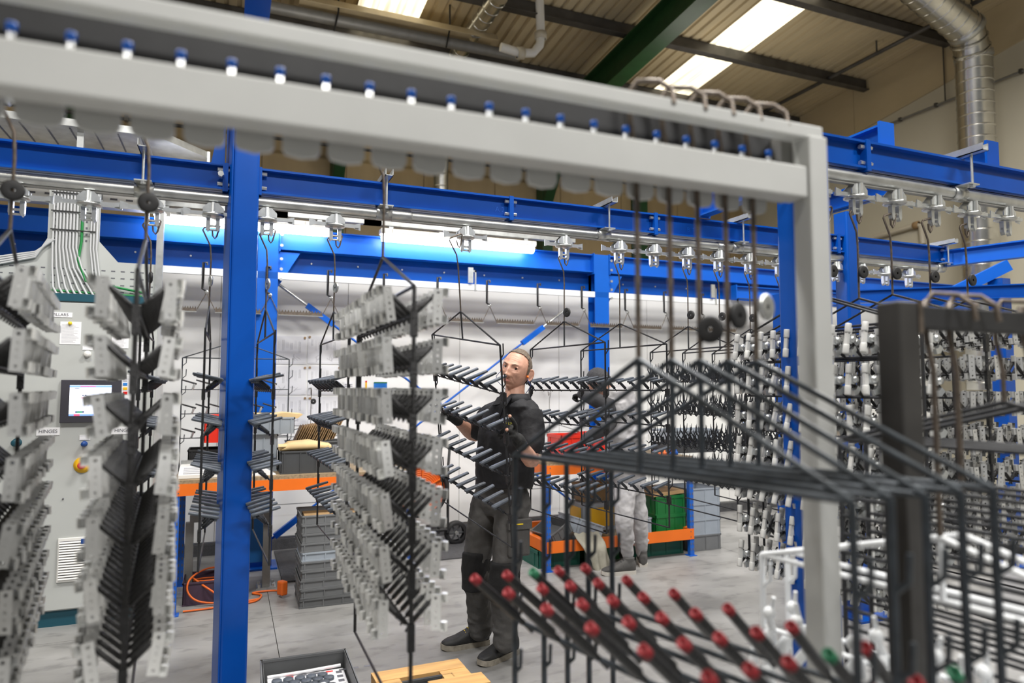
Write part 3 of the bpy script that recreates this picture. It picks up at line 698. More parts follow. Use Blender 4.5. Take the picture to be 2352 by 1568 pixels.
# --- racks full of small spiky hook castings
SP = MB().tube([(.02, 0, -.04), (0, 0, -.01), (-.012, 0, .012)], .0045, 6).tube([(-.012, 0, .012), (-.03, .006, .045), (-.028, .006, .085)], [.005, .004, .0012], 6).tube([(-.012, 0, .012), (.012, -.006, .05), (.018, -.006, .09)], [.005, .004, .0012], 6).tube([(0, 0, -.01), (-.03, 0, -.035), (-.045, .004, -.02)], [.005, .0045, .002], 6).bx(-.014, .010, -.004, .004, -.02, .014)
SPM = SP.mesh('hook_casting', 'foil_black')
for i, x in enumerate((2.615, 2.856, 3.101, 3.357)):
    mw = TR(x, YA, random.uniform(-3, 3)); zs = [1.60, 1.40, 1.20, 1.0]
    rack(f"rack of dark spiky hook castings, {ORD[i]} of the row behind the foreground wires", 'spiky hook racks', mw, rows=[z-.03 for z in zs], name='hook_rack', pegs=[1.7, 1.5, 1.3, 1.1, .9], disc=(.07, 'rubber_black', 0))
    for a, z in enumerate(zs):
        for k in range(15):
            o = put('hook_casting', SPM); o.matrix_world = mw @ M.Translation((-.01, -.37+.74*k/14, z)) @ M.Rotation(random.uniform(-.3, .3), 4, 'Z') @ M.Rotation(random.uniform(-.15, .15), 4, 'Y')
            tag(o, f"dark spiky hook casting, {ORD[k]} along {ORD[a]} row of {ORD[i]} spiky rack", 'hook', 'spiky hook castings')

# ------------------------------------------------------------------ white frame close to the lens
FY = 1.06
t = thing('hanging_stand', 'white steel storage frame with a comb rail, out of focus, close to the lens', 'frame', (1.11, FY, 0)); o = t.location.copy()
FX0 = -1.3
MB().bx(FX0, 1.085, FY-.02, FY+.03, 1.918, 1.984).build('front_beam', 'frame_white', t, o, .004)
MB().bx(FX0, 1.137, FY-.015, FY+.02, 2.046, 2.076).build('top_tube', 'frame_white', t, o, .004)
MB().bx(1.088, 1.137, FY-.025, FY+.025, 0, 2.05).build('upright', 'frame_white', t, o, .004)
MB().bx(1.06, 1.10, FY+.025, FY+.07, 1.93, 2.06).build('corner_plate', 'steel_grey', t, o)
MB().bx(1.09, 1.137, FY+.025, FY+.9, 0, .045).build('foot', 'frame_white', t, o)
MB().bx(FX0, 1.085, FY+.055, FY+.062, 1.94, 2.068).build('comb_back', 'rubber_black', t, o)
peg = MB().lathe([(0, -.004), (.0115, -.004), (.0125, .012), (.0115, .028), (.006, .03), (.006, .046), (0, .046)], (0, 0, 0), (0, 0, 1), 12).mesh('peg', 'zinc')
cap = MB().lathe([(0, .046), (.007, .046), (.007, .058), (0, .06)], (0, 0, 0), (0, 0, 1), 12).mesh('peg_cap', 'bright_blue')
tab = MB().prism([(-.029, .03), (-.029, 0), (-.024, -.009), (0, -.013), (.024, -.009), (.029, 0), (.029, .03)], (0, 0, 0), (1, 0, 0), (0, 0, 1), .01).mesh('comb_tab', 'frame_white')
k = 0; x = 1.04
while x > FX0:
    put('peg', peg, t, V((x, FY+.04, 1.972))-o); put('peg_cap', cap, t, V((x, FY+.04, 1.972))-o)
    put('comb_tab', tab, t, V((x-.035, FY+.048, 1.905))-o); x -= .07
t2 = MB()
# hangers parked on that frame (dark wire, empty), five side by side
ROD = MB().tube([(.02, 0, -.02), (0, 0, 0), (-.020, 0, .018), (-.022, 0, .02), (-.125, 0, .112)], [.0055, .0055, .0055, .0108, .0098], 9).mesh('arm', 'jig_black')
CAP = {c: MB().lathe([(.004, 0), (.0100, 0), (.0104, .004), (.0102, .018), (.0078, .0185), (.0050, .010), (0, .010)], (-.125, 0, .112), (-.74, 0, .67), 10).mesh('cap', m) for c, m in (('red', 'cap_red'), ('green', 'cap_green'))}
FX = [.709, .783, .85, .919, .99]
for i, x in enumerate(FX):
    mw = TR(x, FY+.035, (13, 13, 14, 16, 17)[i])
    t = rack(f"empty dark wire rack hooked on the white frame, {('the nearest the man', 'next beside it', 'the middle one', 'the fourth', 'the one by the upright')[i]}", 'wire racks on the white frame', mw,
             zc=1.373, zb=.55, za=1.583, zh=2.115, half=.4, r=.0066, rod='dark_rod', loop=False, rows=[1.0], name='wire_rack', pegs=[1.24, 1.12, 1.0, .88, .76], peg_len=.04,
             disc=None if i in (0, 1) else ((.06, .09, .11)[i-2], ('rubber_black', 'rubber_black', 'galvanised')[i-2], i > 2), bottom=False, rowr=.9)
    for k in range(7):
        y = .36-.74*k/6
        put('arm', ROD, t, mw=M.Translation((0, y, 1.0)))
        c = 'green' if (i, k) in ((2, 0), (4, 6), (3, 5)) else 'red'
        put('cap', CAP[c], t, mw=M.Translation((0, y, 1.0)))
# ------------------------------------------------------------------ black frame and its hangers
BY = .895
t = thing('hanging_stand', 'black steel hanging frame with worn post, close to the lens', 'frame', (1.13, BY, 0)); o = t.location.copy()
MB().bx(1.118, 1.172, BY-.025, BY+.025, 0, 1.688).build('upright', 'post_black', t, o, .004)
MB().bx(1.165, 2.4, BY-.022, BY+.022, 1.640, 1.682).build('rail', 'rubber_black', t, o, .003)
MB().bx(1.118, 1.172, BY+.025, BY+.8, 0, .05).build('foot', 'post_black', t, o)
MB().bx(1.166, 1.178, BY-.027, BY-.02, 1.63, 1.688).build('weld_plate', 'brown_wire', t, o)
for k in range(9): MB().tube([(1.2+.07*k, BY-.012, 1.680), (1.21+.07*k, BY-.006, 1.690), (1.225+.07*k, BY, 1.694), (1.24+.07*k, BY+.012, 1.690), (1.25+.07*k, BY+.03, 1.66)], .0055, 6).build('hook_end', 'brown_wire', t, o)
WH = MB().tube([(.02, 0, -.03), (0, 0, 0), (-.016, 0, .02), (-.02, 0, .055)], [.005, .006, .005, .003], 8).tube([(0, 0, 0), (-.03, .004, -.03), (-.03, .004, -.06)], [.007, .008, .005], 8).ball((-.022, 0, .03), .010, 8)
WHM = WH.mesh('coat_hook', 'white_coat')
for i, x in enumerate((1.235, 1.30)):
    mw = TR(x, BY, (8, 6, 5)[i])
    rack(f"white coated wire rack hanging from the black frame, {ORD[i]} from its post", 'white wire racks', mw, zc=1.135, zb=.45, za=1.25, zh=1.705, half=.41, r=.0068, rod='white_coat', wire='brown_wire', loop=False, rows=[.97, .84], name='white_rack', pegs=[1.06, .95, .83], peg_len=.04, post=i == 0)
    for a, z in enumerate((.97, .84)):
        for k in range(8):
            o = put('coat_hook', WHM); o.matrix_world = mw @ M.Translation((-.02, .37-.74*k/7, z+.01)) @ M.Scale(1.5, 4) @ M.Rotation(random.uniform(-.4, .4), 4, 'Z') @ M.Rotation(random.uniform(-.3, .3), 4, 'X')
            tag(o, f"white coated hook, {ORD[k]} along the {('upper', 'lower')[a]} row of the {ORD[i]} white rack", 'hook', 'white coated hooks')
for i, x in enumerate((1.47, 1.56, 1.65)):
    mw = TR(x, BY+.02, 6)
    rack(f"black wire rack with close rungs hanging from the black frame, {ORD[i]} after the white racks", 'black rung racks', mw, zc=1.40, zb=.7, za=1.5, zh=1.705, half=.38, r=.006, rod='black_rod', wire='brown_wire', loop=False, rows=[1.3-.045*k for k in range(9)], name='rung_rack', post=False)

# the rest of the brackets, joined
if RES:
    vs = []; fs = []; nb = len(BR.v)
    for q, mw in enumerate(RES):
        flip = mw.determinant() < 0
        vs += [tuple(mw @ p) for p in BR.v]; fs += [tuple(i+q*nb for i in (f[::-1] if flip else f)) for f in BR.f]
    me = bpy.data.meshes.new('hinge_brackets'); me.from_pydata(vs, [], fs); me.materials.append(MAT['hinge_zinc'])
    ob = bpy.data.objects.new('hinge_brackets', me); C.objects.link(ob)
    tag(ob, 'remaining silver hinge brackets filling the far and edge hangers', 'brackets'); ob['kind'] = 'stuff'
# ------------------------------------------------------------------ control cabinet and wiring
t = thing('control_cabinet', 'tall light grey control cabinet with touch screen and vent', 'cabinet', (-1.7, 5.25, 0)); o = t.location.copy()
CX0, CX1, CY = -3.0, -.47, 5.25
MB().bx(CX0, CX1, CY+.02, CY+.55, .10, 2.10).build('body', 'cabinet_grey', t, o)
MB().bx(CX0+.01, CX1-.02, CY+.03, CY+.54, 0, .10).build('plinth', 'cabinet_green', t, o)
MB().bx(CX0, CX1, CY, CY+.55, 2.10, 2.15).build('top_rim', 'cabinet_green', t, o)
for a, b in ((CX0, -1.452), (-1.448, CX1)):
    MB().bx(a+.004, b-.004, CY, CY+.02, .11, 2.09).build('door', 'cabinet_grey', t, o, .003)
sx0, sx1 = at(140, 920, Y=CY).x, at(278, 920, Y=CY).x; sz0, sz1 = at(200, 970, Y=CY).z, at(200, 872, Y=CY).z
scr = MB().bx(sx0, sx1, CY-.02, CY, sz0, sz1).build('touch_screen', 'bezel', t, o, .003)
gx0, gx1, gz0, gz1 = sx0+.05, sx1-.055, sz0+.045, sz1-.035
so = V((0, 0, 0))
def screen_rect(a, b, c, d, m, nm='screen_field', y=CY-.0215):
    MB().bx(gx0+(gx1-gx0)*a, gx0+(gx1-gx0)*b, y-.0004, y, gz0+(gz1-gz0)*c, gz0+(gz1-gz0)*d).build(nm, m, scr, o)
screen_rect(0, 1, 0, 1, 'screen_glow', 'display', CY-.0202)
screen_rect(.0, 1, .93, .99, 'screen_blue'); screen_rect(.25, .62, .948, .968, 'screen_red', y=CY-.022); screen_rect(.12, .23, .89, .905, 'screen_dark')
for a, c in ((.30, .65), (.36, .65)): screen_rect(a, a+.04, c, c+.03, 'screen_dark')
screen_rect(.26, .48, .595, .605, 'screen_red'); screen_rect(.26, .48, .565, .572, 'screen_red')
for c in (.22, .28, .34):
    for a in (.10, .27, .42, .6): screen_rect(a, a+.085, c, c+.004, 'screen_blue'); screen_rect(a, a+.085, c+.03, c+.034, 'screen_blue')
screen_rect(.15, .36, .10, .15, 'screen_dark'); screen_rect(.19, .32, .112, .138, 'screen_green', y=CY-.022)
screen_rect(0, .6, 0, .06, 'screen_blue'); screen_rect(.12, .26, 0, .06, 'screen_red', y=CY-.022)
for r in range(3):
    for a in range(6): screen_rect(.05+.15*a, .15+.15*a, .70+.07*r, .703+.07*r, 'screen_blue')
def plate(px0, px1, py0, py1, s=None, size=.02, lines=0, m='paper', lab='sign_plate'):
    a, b = at(px0, py0, Y=CY), at(px1, py1, Y=CY)
    q = MB().bx(a.x, b.x, CY-.003, CY, b.z, a.z).build(lab, m, t, o)
    if s: text(s, 'lettering', q, V(((a.x+b.x)/2, CY-.0035, (a.z+b.z)/2))-o, (1, 0, 0), (0, 0, 1), size, 'ink')
    for k in range(lines):
        z = a.z-(a.z-b.z)*(.14+.78*k/max(1, lines-1)); w = random.uniform(.55, .86)
        MB().bx(a.x+(b.x-a.x)*.08, a.x+(b.x-a.x)*(.08+w), CY-.0036, CY-.003, z-.0012, z+.0012).build('line_of_writing', 'faint_ink', q, o)
    return q
plate(112, 166, 716, 729, 'PILLARS', .026); plate(84, 137, 982, 999, 'HINGES', .030); plate(256, 310, 980, 996, 'HINGES', .030)
plate(139, 185, 738, 791, lines=16); plate(258, 295, 752, 800, lines=14); plate(309, 332, 785, 840, lines=5)
plate(190, 213, 794, 804, lines=2); plate(183, 207, 999, 1010, lines=2); plate(281, 318, 860, 935, lines=1)
MB().ball(at(161, 742, Y=CY-.01), .012, 10).build('magnet', 'label_yellow', t, o)
for k, m in enumerate(('faint_ink', 'sign_blue', 'yellow', 'red')):
    a = at(283, 869+10*k, Y=CY); MB().bx(a.x, a.x+.025, CY-.006, CY-.003, a.z-.018, a.z).build('colour_swatch', m, t, o)
def button(px, py, r, m, d=.025, nm='push_button'):
    c = at(px, py, Y=CY); MB().lathe([(0, -.002), (r*1.25, 0), (r*1.25, .006), (r, .008), (r, d), (r*.8, d+.004), (0, d+.005)], c, (0, -1, 0), 18).build(nm, m, t, o)
button(201, 813, .018, 'plastic_white'); button(194, 1019, .015, 'blue_button', .04)
button(190, 1067, .042, 'yellow', .012, 'stop_collar'); button(190, 1067, .021, 'red', .06, 'stop_button')
button(39, 1016, .022, 'cabinet_green', .05); button(145, 1145, .004, 'ink', .004, 'screw')
va, vb = at(134, 1236, Y=CY), at(212, 1330, Y=CY)
v = MB().bx(va.x, vb.x, CY-.012, CY, vb.z, va.z).build('vent', 'plastic_white', t, o, .003)
for k in range(15):
    z = va.z-.03-(va.z-vb.z-.05)*k/14; MB().box(((va.x+vb.x)/2, CY-.016, z), (vb.x-va.x-.02, .012, .010), M.Rotation(-.5, 3, 'X')).build('louvre', 'plastic_white', v, o)
    MB().bx(va.x+.01, vb.x-.01, CY-.0135, CY-.0122, z+.005, z+.010).build('slot', 'ink', v, o)
MB().bx(va.x+.13, va.x+.16, CY-.025, CY-.012, va.z-.04, va.z-.012).build('vent_latch', 'blue_button', v, o)
# perforated wiring panel
t = thing('wiring_panel', 'perforated grey back panel carrying cable bundles above the cabinet', 'panel', (-1.0, 5.5, 2.15)); o = t.location.copy()
PY = 5.52
pl = [(-3, 2.16), (-.50, 2.16), (-.50, 2.42), (-.76, 2.42), (-.88, 2.56), (-.88, 3.05), (-1.19, 3.05), (-1.19, 2.52), (-1.30, 2.42), (-3, 2.42)]
MB().prism(pl, (0, PY, 0), (1, 0, 0), (0, 0, 1), .006).build('sheet', 'cabinet_grey', t, o)
m = MB()
for k in range(10):
    for q in (-.96, -.935, -1.15): m.bx(q-.006, q+.006, PY-.0045, PY-.003, 2.55+.045*k, 2.565+.045*k)
for r in range(4):
    for k in range(40): m.bx(-2.9+.06*k, -2.875+.06*k, PY-.0045, PY-.003, 2.20+.05*r, 2.208+.05*r)
q = m.build('perforation', 'ink', t, o); q['kind'] = 'stuff'
MB().bx(-.52, -.475, PY-.02, PY+.03, 2.16, 2.95).build('side_post', 'galvanised', t, o)
xs_ = [-1.155+.02*k for k in range(8)]
for k, x in enumerate(xs_):
    e = -1.14+.036*k
    pts = [(x, PY-.02, 3.1), (x, PY-.02, 2.5), (x+(e-x)*.3, PY-.025, 2.36), (e, PY-.03, 2.22), (e+.04, PY-.06, 2.15)]
    MB().tube(pts, .0075, 7).build('cable', 'cable_white', t, o)
for k in range(3): MB().tube([(-.93+.018*k, PY-.02, 3.1), (-.93+.018*k, PY-.02, 2.5), (-.90+.02*k, PY-.03, 2.25), (-.82, PY-.04, 2.20)], .007, 7).build('cable', 'cable_white', t, o)
MB().tube([(-.985, PY-.02, 3.1), (-.985, PY-.02, 2.55), (-1.0, PY-.02, 2.42), (-.95, PY-.03, 2.27), (-.55, PY-.03, 2.2)], .009, 8).build('earth_cable', 'cable_green', t, o)
MB().tube([(-2.9, PY-.03, 2.18), (-1.3, PY-.03, 2.2), (-.6, PY-.03, 2.18)], .008, 8).build('earth_cable', 'cable_green', t, o)
for k in range(4): MB().tube([(-3, PY-.02, 2.33+.016*k), (-1.45, PY-.02, 2.36+.016*k), (-1.25+.0*k, PY-.02, 2.42+.012*k), (-1.18+.012*k, PY-.025, 2.55)], .0075, 7).build('cable', 'cable_white', t, o)
for z in (2.62, 2.75, 2.88, 2.97): MB().bx(-1.17, -.9, PY-.034, PY-.028, z-.004, z+.004).build('cable_tie', 'rubber_black', t, o)
# high cable tray
t = thing('cable_tray', 'perforated cable tray with cranked end high under the roof', 'tray', (-1.5, 5.5, 3.33)); o = t.location.copy()
MB().prism([(-3.2, 5.35), (-.52, 5.35), (-.20, 5.72), (-.20, 5.85), (-.5, 5.85), (-3.2, 5.85)], (0, 0, 3.315), (1, 0, 0), (0, 1, 0), .004).build('bed', 'galvanised', t, o)
MB().bx(-3.2, -.52, 5.346, 5.352, 3.31, 3.36).build('side_flange', 'galvanised', t, o)
MB().bar((-.52, 5.35, 3.335), (-.20, 5.72, 3.335), .005, .05).build('side_flange', 'galvanised', t, o)
MB().bx(-.21, -.19, 5.70, 5.87, 3.12, 3.36).build('end_post', 'galvanised', t, o)
m = MB()
for k in range(18): m.bx(-3.1+.145*k, -3.09+.145*k, 5.40, 5.8, 3.309, 3.3125)
q = m.build('perforation', 'ink', t, o); q['kind'] = 'stuff'
for x in (-1.0, -2.1):
    MB().bx(x-.02, x+.02, 5.4, 5.44, 3.0, 3.31).bx(x-.02, x+.1, 5.4, 5.44, 3.0, 3.03).build('stay', 'galvanised', t, o)

# ------------------------------------------------------------------ white storage rail on the wall with toothed bars
RY = 6.3
t = thing('storage_rail', 'long white square rail along the booth wall carrying toothed bars', 'rail', (2, RY, 2.51)); o = t.location.copy()
MB().bx(-.60, 6.6, RY-.02, RY+.02, 2.483, 2.541).build('bar', 'white_coat', t, o)
for px_ in (1090, 1640):
    x = at(px_, 640, Y=RY).x
    MB().bx(x-.008, x+.008, RY-.03, RY-.024, 2.47, 2.68).bx(x-.07, x+.008, RY-.03, RY-.024, 2.66, 2.68).build('bracket', 'galvanised', t, o)
    MB().bx(x-.08, x-.03, RY-.05, RY-.03, 2.55, 2.70).build('clamp', 'zinc', t, o)
hx = [at(p, 660, Y=RY).x for p in (335, 466, 612, 752, 880, 1003, 1116, 1232, 1333, 1432, 1521, 1606, 1690)]
for i, x in enumerate(hx):
    t = thing('strap_hook', f"black strap hook over the white storage rail, {ORD[i]} from the cabinet", 'hook', (x, RY, 2.5), 'strap hooks'); o = t.location.copy()
    MB().tube([(x+.03, RY-.03, 2.565), (x+.03, RY-.03, 2.585), (x, RY-.03, 2.585), (x, RY-.03, 2.36), (x+.03, RY-.03, 2.345)], .011, 4).build('strap', 'rubber_black', t, o)
    MB().lathe([(.006, -.006), (.016, -.006), (.016, .006), (.006, .006)], (x+.03, RY-.03, 2.335), (0, 1, 0), 12).build('ring', 'galvanised', t, o)
for i, (a, b) in enumerate(zip(hx, hx[1:])):
    a, b = a+.03, b+.03; L0, L1 = a+.07, b-.07
    t = thing('toothed_bar', f"toothed steel bar slung on wires under the storage rail, {ORD[i]} from the cabinet", 'bar', ((a+b)/2, RY-.03, 2.19), 'toothed bars'); o = t.location.copy()
    n = 15; z0 = 2.165
    prof = [(L0, z0)]+[p for k in range(n) for p in ((L0+(L1-L0)*(k+.05)/n, z0+.030), (L0+(L1-L0)*(k+.4)/n, z0+.050), (L0+(L1-L0)*(k+.75)/n, z0+.030))]+[(L1, z0)]
    MB().prism(prof, (0, RY-.03, 0), (1, 0, 0), (0, 0, 1), .004).build('comb', 'brown_wire', t, o)
    MB().bx(L0, L1, RY-.07, RY-.03, z0-.004, z0).build('ledge', 'galvanised', t, o)
    for p, q in ((a, L0), (b, L1)): MB().rod((p, RY-.03, 2.33), (q, RY-.03, z0+.02), .004, 5).build('wire', 'brown_wire', t, o)

# ------------------------------------------------------------------ crates
def crate(lab, x0, x1, y0, y1, z0, h, m, group=None, rim=.014, ribs=4, rot=0, name='crate', cat='crate', tilt=None):
    c = V(((x0+x1)/2, (y0+y1)/2, z0)); w, d = x1-x0, y1-y0
    t = thing(name, lab, cat, c, group); t.rotation_euler = tilt or (0, 0, math.radians(rot)); w2, d2 = w/2, d/2; k = .006
    s = MB().bx(-w2+k, w2-k, -d2+k, d2-k, 0, .006)
    s.bx(-w2+k, w2-k, -d2+k, -d2+k+.004, 0, h).bx(-w2+k, w2-k, d2-k-.004, d2-k, 0, h).bx(-w2+k, -w2+k+.004, -d2+k, d2-k, 0, h).bx(w2-k-.004, w2-k, -d2+k, d2-k, 0, h)
    s.build('shell', m, t)
    r = min(rim, h*.3)
    MB().bx(-w2, w2, -d2, -d2+.012, h-r, h).bx(-w2, w2, d2-.012, d2, h-r, h).bx(-w2, -w2+.012, -d2, d2, h-r, h).bx(w2-.012, w2, -d2, d2, h-r, h).build('rim_frame', m, t, bevel=.002)
    MB().bx(-w2+.004, w2-.004, -d2+.002, -d2+.010, 0, .01).bx(-w2+.002, -w2+.010, -d2+.004, d2-.004, 0, .01).build('base_frame', m, t)
    for q in range(ribs):
        x = -w2+.03+(w-.06)*q/max(1, ribs-1)
        put('rib', MB().bx(x-.004, x+.004, -d2+.001, -d2+.008, 0, h-r*.5).mesh('rib', m), t)
    for y in (-d2*.6, d2*.6): put('rib', MB().bx(-w2+.001, -w2+.008, y-.004, y+.004, 0, h-r*.5).mesh('rib', m), t)
    return t
def ax(px, Y, py=1050): return at(px, py, Y=Y).x
# stack under the middle hanger
sx = at(686, 1394, z=0); hs = .0635
for k in range(10):
    dx = random.uniform(-.006, .006)
    lab = f"flat grey crate, {ORD[k]} from the floor in the stack by the mat" if k < 9 else 'flat grey crate on top of the stack by the mat, holding brown sheets'
    crate(lab, sx.x+dx, sx.x+.6+dx, 5.03, 5.43, .001+k*hs, hs-.001, 'crate_light' if k == 5 else 'crate_grey', 'stacked flat crates', ribs=5, rot=random.uniform(-.6, .6))
tag(MB().bx(sx.x+.04, sx.x+.56, 5.06, 5.40, 9*hs+.01, 9*hs+.035).build('card_sheet', 'cardboard'), 'brown card lying in the top crate of the floor stack', 'card')
# floor cable crate
p = at(408, 1400, z=0)
crate('dark purple crate full of orange cable under the bench', p.x+.02, p.x+.44, 5.40, 5.72, .001, .16, 'crate_purple', ribs=3)
def cable(lab, pts, r=.007, nm='extension_lead', plug=False):
    pts = [V(q) for q in pts]; out = []
    for i in range(len(pts)-1):
        p0, p1, p2, p3 = pts[max(0, i-1)], pts[i], pts[i+1], pts[min(len(pts)-1, i+2)]
        for k in range(6):
            s = k/6; out.append(.5*((2*p1)+(p2-p0)*s+(2*p0-5*p1+4*p2-p3)*s*s+(3*p1-p0-3*p2+p3)*s**3))
    out.append(pts[-1]); t = thing(nm, lab, 'cable', out[0]); MB().tube(out, r, 6).build('cord', 'cable_orange', t, out[0])
    if plug: MB().box(out[-1]+V((0, 0, .04)), (.05, .07, .10), M.Rotation(.5, 3, 'Z')).build('socket_block', 'cable_orange', t, out[0], .01)
    return t
cx, cyy = p.x+.23, 5.56
cable('orange lead coiled in the purple crate and hanging over its side', [(cx+.17*math.cos(a*1.1)+.01*a, cyy+.10*math.sin(a*1.1), .10+.012*a) for a in range(9)]+[(cx-.16, 5.43, .18), (cx-.17, 5.38, .10), (cx-.08, 5.36, .03), (cx+.15, 5.33, .012), (cx+.3, 5.36, .01)])
cable('orange lead looped over the front of the purple crate', [(cx-.15, 5.5, .17), (cx-.05, 5.38, .12), (cx+.05, 5.37, .06), (cx+.15, 5.38, .11), (cx+.19, 5.45, .17), (cx+.1, 5.6, .17)])
tag(MB().lathe([(0, .02), (.05, .03), (.09, .0), (.11, -.03), (.07, -.05), (0, -.05)], (cx+.12, cyy, .17), (0, 0, 1), 9).build('rag', 'cable_orange'), 'orange rag lying on the cable in the purple crate', 'cloth')
pl_ = at(648, 1372, z=0)
cable('orange lead trailing on the floor to a socket block by the crate stack', [at(420, 1404, z=.01), at(470, 1398, z=.01), at(560, 1385, z=.01), at(590, 1378, z=.01), at(600, 1366, z=.01), at(580, 1362, z=.01), at(600, 1358, z=.01), at(635, 1356, z=.01), (pl_.x, pl_.y, .03)], plug=True)
# floor mats
tag(MB().bx(.42, 1.35, 5.75, 6.85, .001, .012).build('floor_mat', 'mat_dark'), 'dark ribbed floor mat behind the crate stack', 'mat')
tag(MB().bx(1.5, 3.3, 5.95, 6.85, .001, .012).build('floor_mat', 'mat_dark'), 'dark floor mat under the cable reel behind the man', 'mat')

# ------------------------------------------------------------------ packing bench beside the cabinet
def bench(lab, x0, x1, y0, y1, top, shelf=None, shelf_top=None):
    t = thing('packing_bench', lab, 'bench', (x0, y0, 0)); o = t.location.copy()
    for x in (x0, x1):
        for y in (y0, y1):
            u = MB().bx(x-.022, x+.022, y-.02, y+.02, 0, top-.02).build('upright', 'rack_blue', t, o)
            for k in range(int(top/.05)-1): put('slot', MB().bx(-.004, .004, -.0012, .0012, -.010, .010).mesh('slot', 'ink'), u, V((x-.012, y-.021, .06+.05*k))-o); put('slot', u.children[-1].data, u, V((x+.012, y-.021, .06+.05*k))-o)
            MB().bx(x-.04, x+.04, y-.04, y+.04, 0, .006).build('foot_plate', 'rack_blue', t, o)
    def frame(z0, z1):
        for y in (y0, y1): MB().bx(x0-.02, x1+.02, y-.025, y-.012 if y == y0 else y+.012, z0, z1).build('beam', 'rack_orange', t, o)
        for x in (x0, x1): MB().bx(x-.025, x+.025, y0, y1, z0, z1).build('end_beam', 'rack_orange', t, o)
        for x in (x0+.015, x1-.015):
            for q in (.25, .75): MB().disc((x, y0-.026, z0+(z1-z0)*q), (0, 1, 0), .005, .004, 8).build('rivet', 'ink', t, o)
    frame(top-.105, top-.025)
    MB().bx(x0-.02, x1+.02, y0-.02, y1+.02, top-.025, top).build('work_top', 'work_top', t, o)
    if shelf:
        frame(shelf, shelf+.095); MB().bx(x0, x1, y0, y1, shelf+.03, shelf+.045).build('shelf_board', 'work_top', t, o)
    return t
bench('packing bench with orange beams and blue uprights under the wall drawings', -.32, 1.30, 5.22, 5.98, .90)
BT = .90
t = thing('support_frame', 'brown grey steel support frame standing before the bench end', 'stand', (.25, 5.72, 0)); o = t.location.copy()
LX = at(609, 1340, z=0).x
for x in (LX, -.25): MB().bx(x-.028, x+.028, 5.66, 5.72, 0, .53).build('leg', 'steel_grey', t, o); MB().bx(x-.07, x+.07, 5.62, 5.76, 0, .012).build('foot_plate', 'galvanised', t, o)
MB().bx(-.25, LX+.028, 5.66, 5.72, .53, .585).build('top_bar', 'steel_grey', t, o)
for a in (-1, 1):
    for b in (-1, 1): MB().disc((LX+.05*a, 5.69+.05*b, .02), (0, 0, 1), .010, .03, 6).build('anchor_bolt', 'zinc', t, o)
tag(MB().bx(.12, .33, 6.0, 6.03, .12, .85).build('board', 'sign_blue', bevel=.004), 'plain blue board standing under the bench by the near post', 'board')
# things on that bench
t = thing('scale', 'flat cream counting scale on the bench in front of the red crate', 'scale', (ax(455, 5.35), 5.35, BT)); o = t.location.copy(); x0, x1 = ax(411, 5.3), ax(512, 5.3)
MB().prism([(5.26, BT+.001), (5.26, BT+.03), (5.40, BT+.07), (5.55, BT+.075), (5.55, BT+.001)], ((x0+x1)/2, 0, 0), (0, 1, 0), (0, 0, 1), x1-x0).build('case', 'plastic_white', t, o, .004)
for r in range(4):
    z0, y0 = BT+.032+.009*r, 5.268+.031*r
    MB().bx(x0+.03, x1-.02, y0, y0+.014, z0, z0+.008).build('key_row', 'faint_ink', t, o)
MB().bx(x0, x1, 5.54, 5.60, BT+.04, BT+.10).build('platform_edge', 'galvanised', t, o)
crate('open black picking bin at the back of the bench beside the red crate', ax(432, 5.75), ax(505, 5.75), 5.62, 5.9, BT, .17, 'rubber_black', ribs=2, name='picking_bin', cat='bin')
t = thing('tape_roll', 'small blue roll standing beside the black picking bin', 'roll', (ax(425, 5.6), 5.6, BT)); MB().disc((0, 0, .025), (0, 1, 0), .025, .03).build('core', 'bright_blue', t)
crate('dark crate supporting the red crate on the bench', ax(500, 5.72), ax(560, 5.72), 5.6, 5.9, BT, .22, 'crate_dark', ribs=3)
crate('red crate on the bench half hidden behind the near blue post', ax(467, 5.72), ax(558, 5.72), 5.58, 5.9, BT+.221, .20, 'crate_red', rim=.03, ribs=4)
crate('tall grey crate on the bench just past the near blue post', ax(548, 5.62), ax(636, 5.62), 5.5, 5.85, BT, .28, 'crate_light', ribs=4)
crate('light grey crate of brown paper on top of the tall grey crate', ax(560, 5.62), ax(673, 5.62), 5.48, 5.86, BT+.281, .125, 'crate_light', ribs=5)
tag(MB().prism([(0, 0), (.30, .0), (.34, .03), (.2, .045), (.1, .03), (-.01, .04)], (ax(585, 5.6), 5.66, BT+.395), (1, 0, 0), (0, 0, 1), .3).build('packing_paper', 'paper_buff'), 'brown packing paper heaped in the light grey crate', 'paper')
crate('dark grey crate at the front of the bench holding a padded envelope', ax(641, 5.4), ax(800, 5.4), 5.28, 5.66, BT, .165, 'crate_dark', ribs=5)
t = thing('envelope', 'large buff padded envelope bulging from the dark grey crate', 'envelope', (ax(695, 5.42), 5.45, BT+.17))
MB().loft([(V((-.17, 0, .0)), (0, 1, 0), (0, 0, 1), .10, .012), (V((-.1, 0, .02)), (0, 1, 0), (0, 0, 1), .14, .035), (V((.05, 0, .025)), (0, 1, 0), (0, 0, 1), .14, .04), (V((.2, 0, .01)), (0, 1, 0), (0, 0, 1), .12, .022)], 16, 3).build('pouch', 'paper_buff', t)
MB().box((0, -.10, .03), (.36, .04, .012), M.Rotation(.5, 3, 'X')).build('flap', 'paper_buff', t)
crate('grey crate behind the envelope holding cardboard dividers', ax(655, 5.85), ax(785, 5.85), 5.7, 5.97, BT, .2, 'crate_grey')
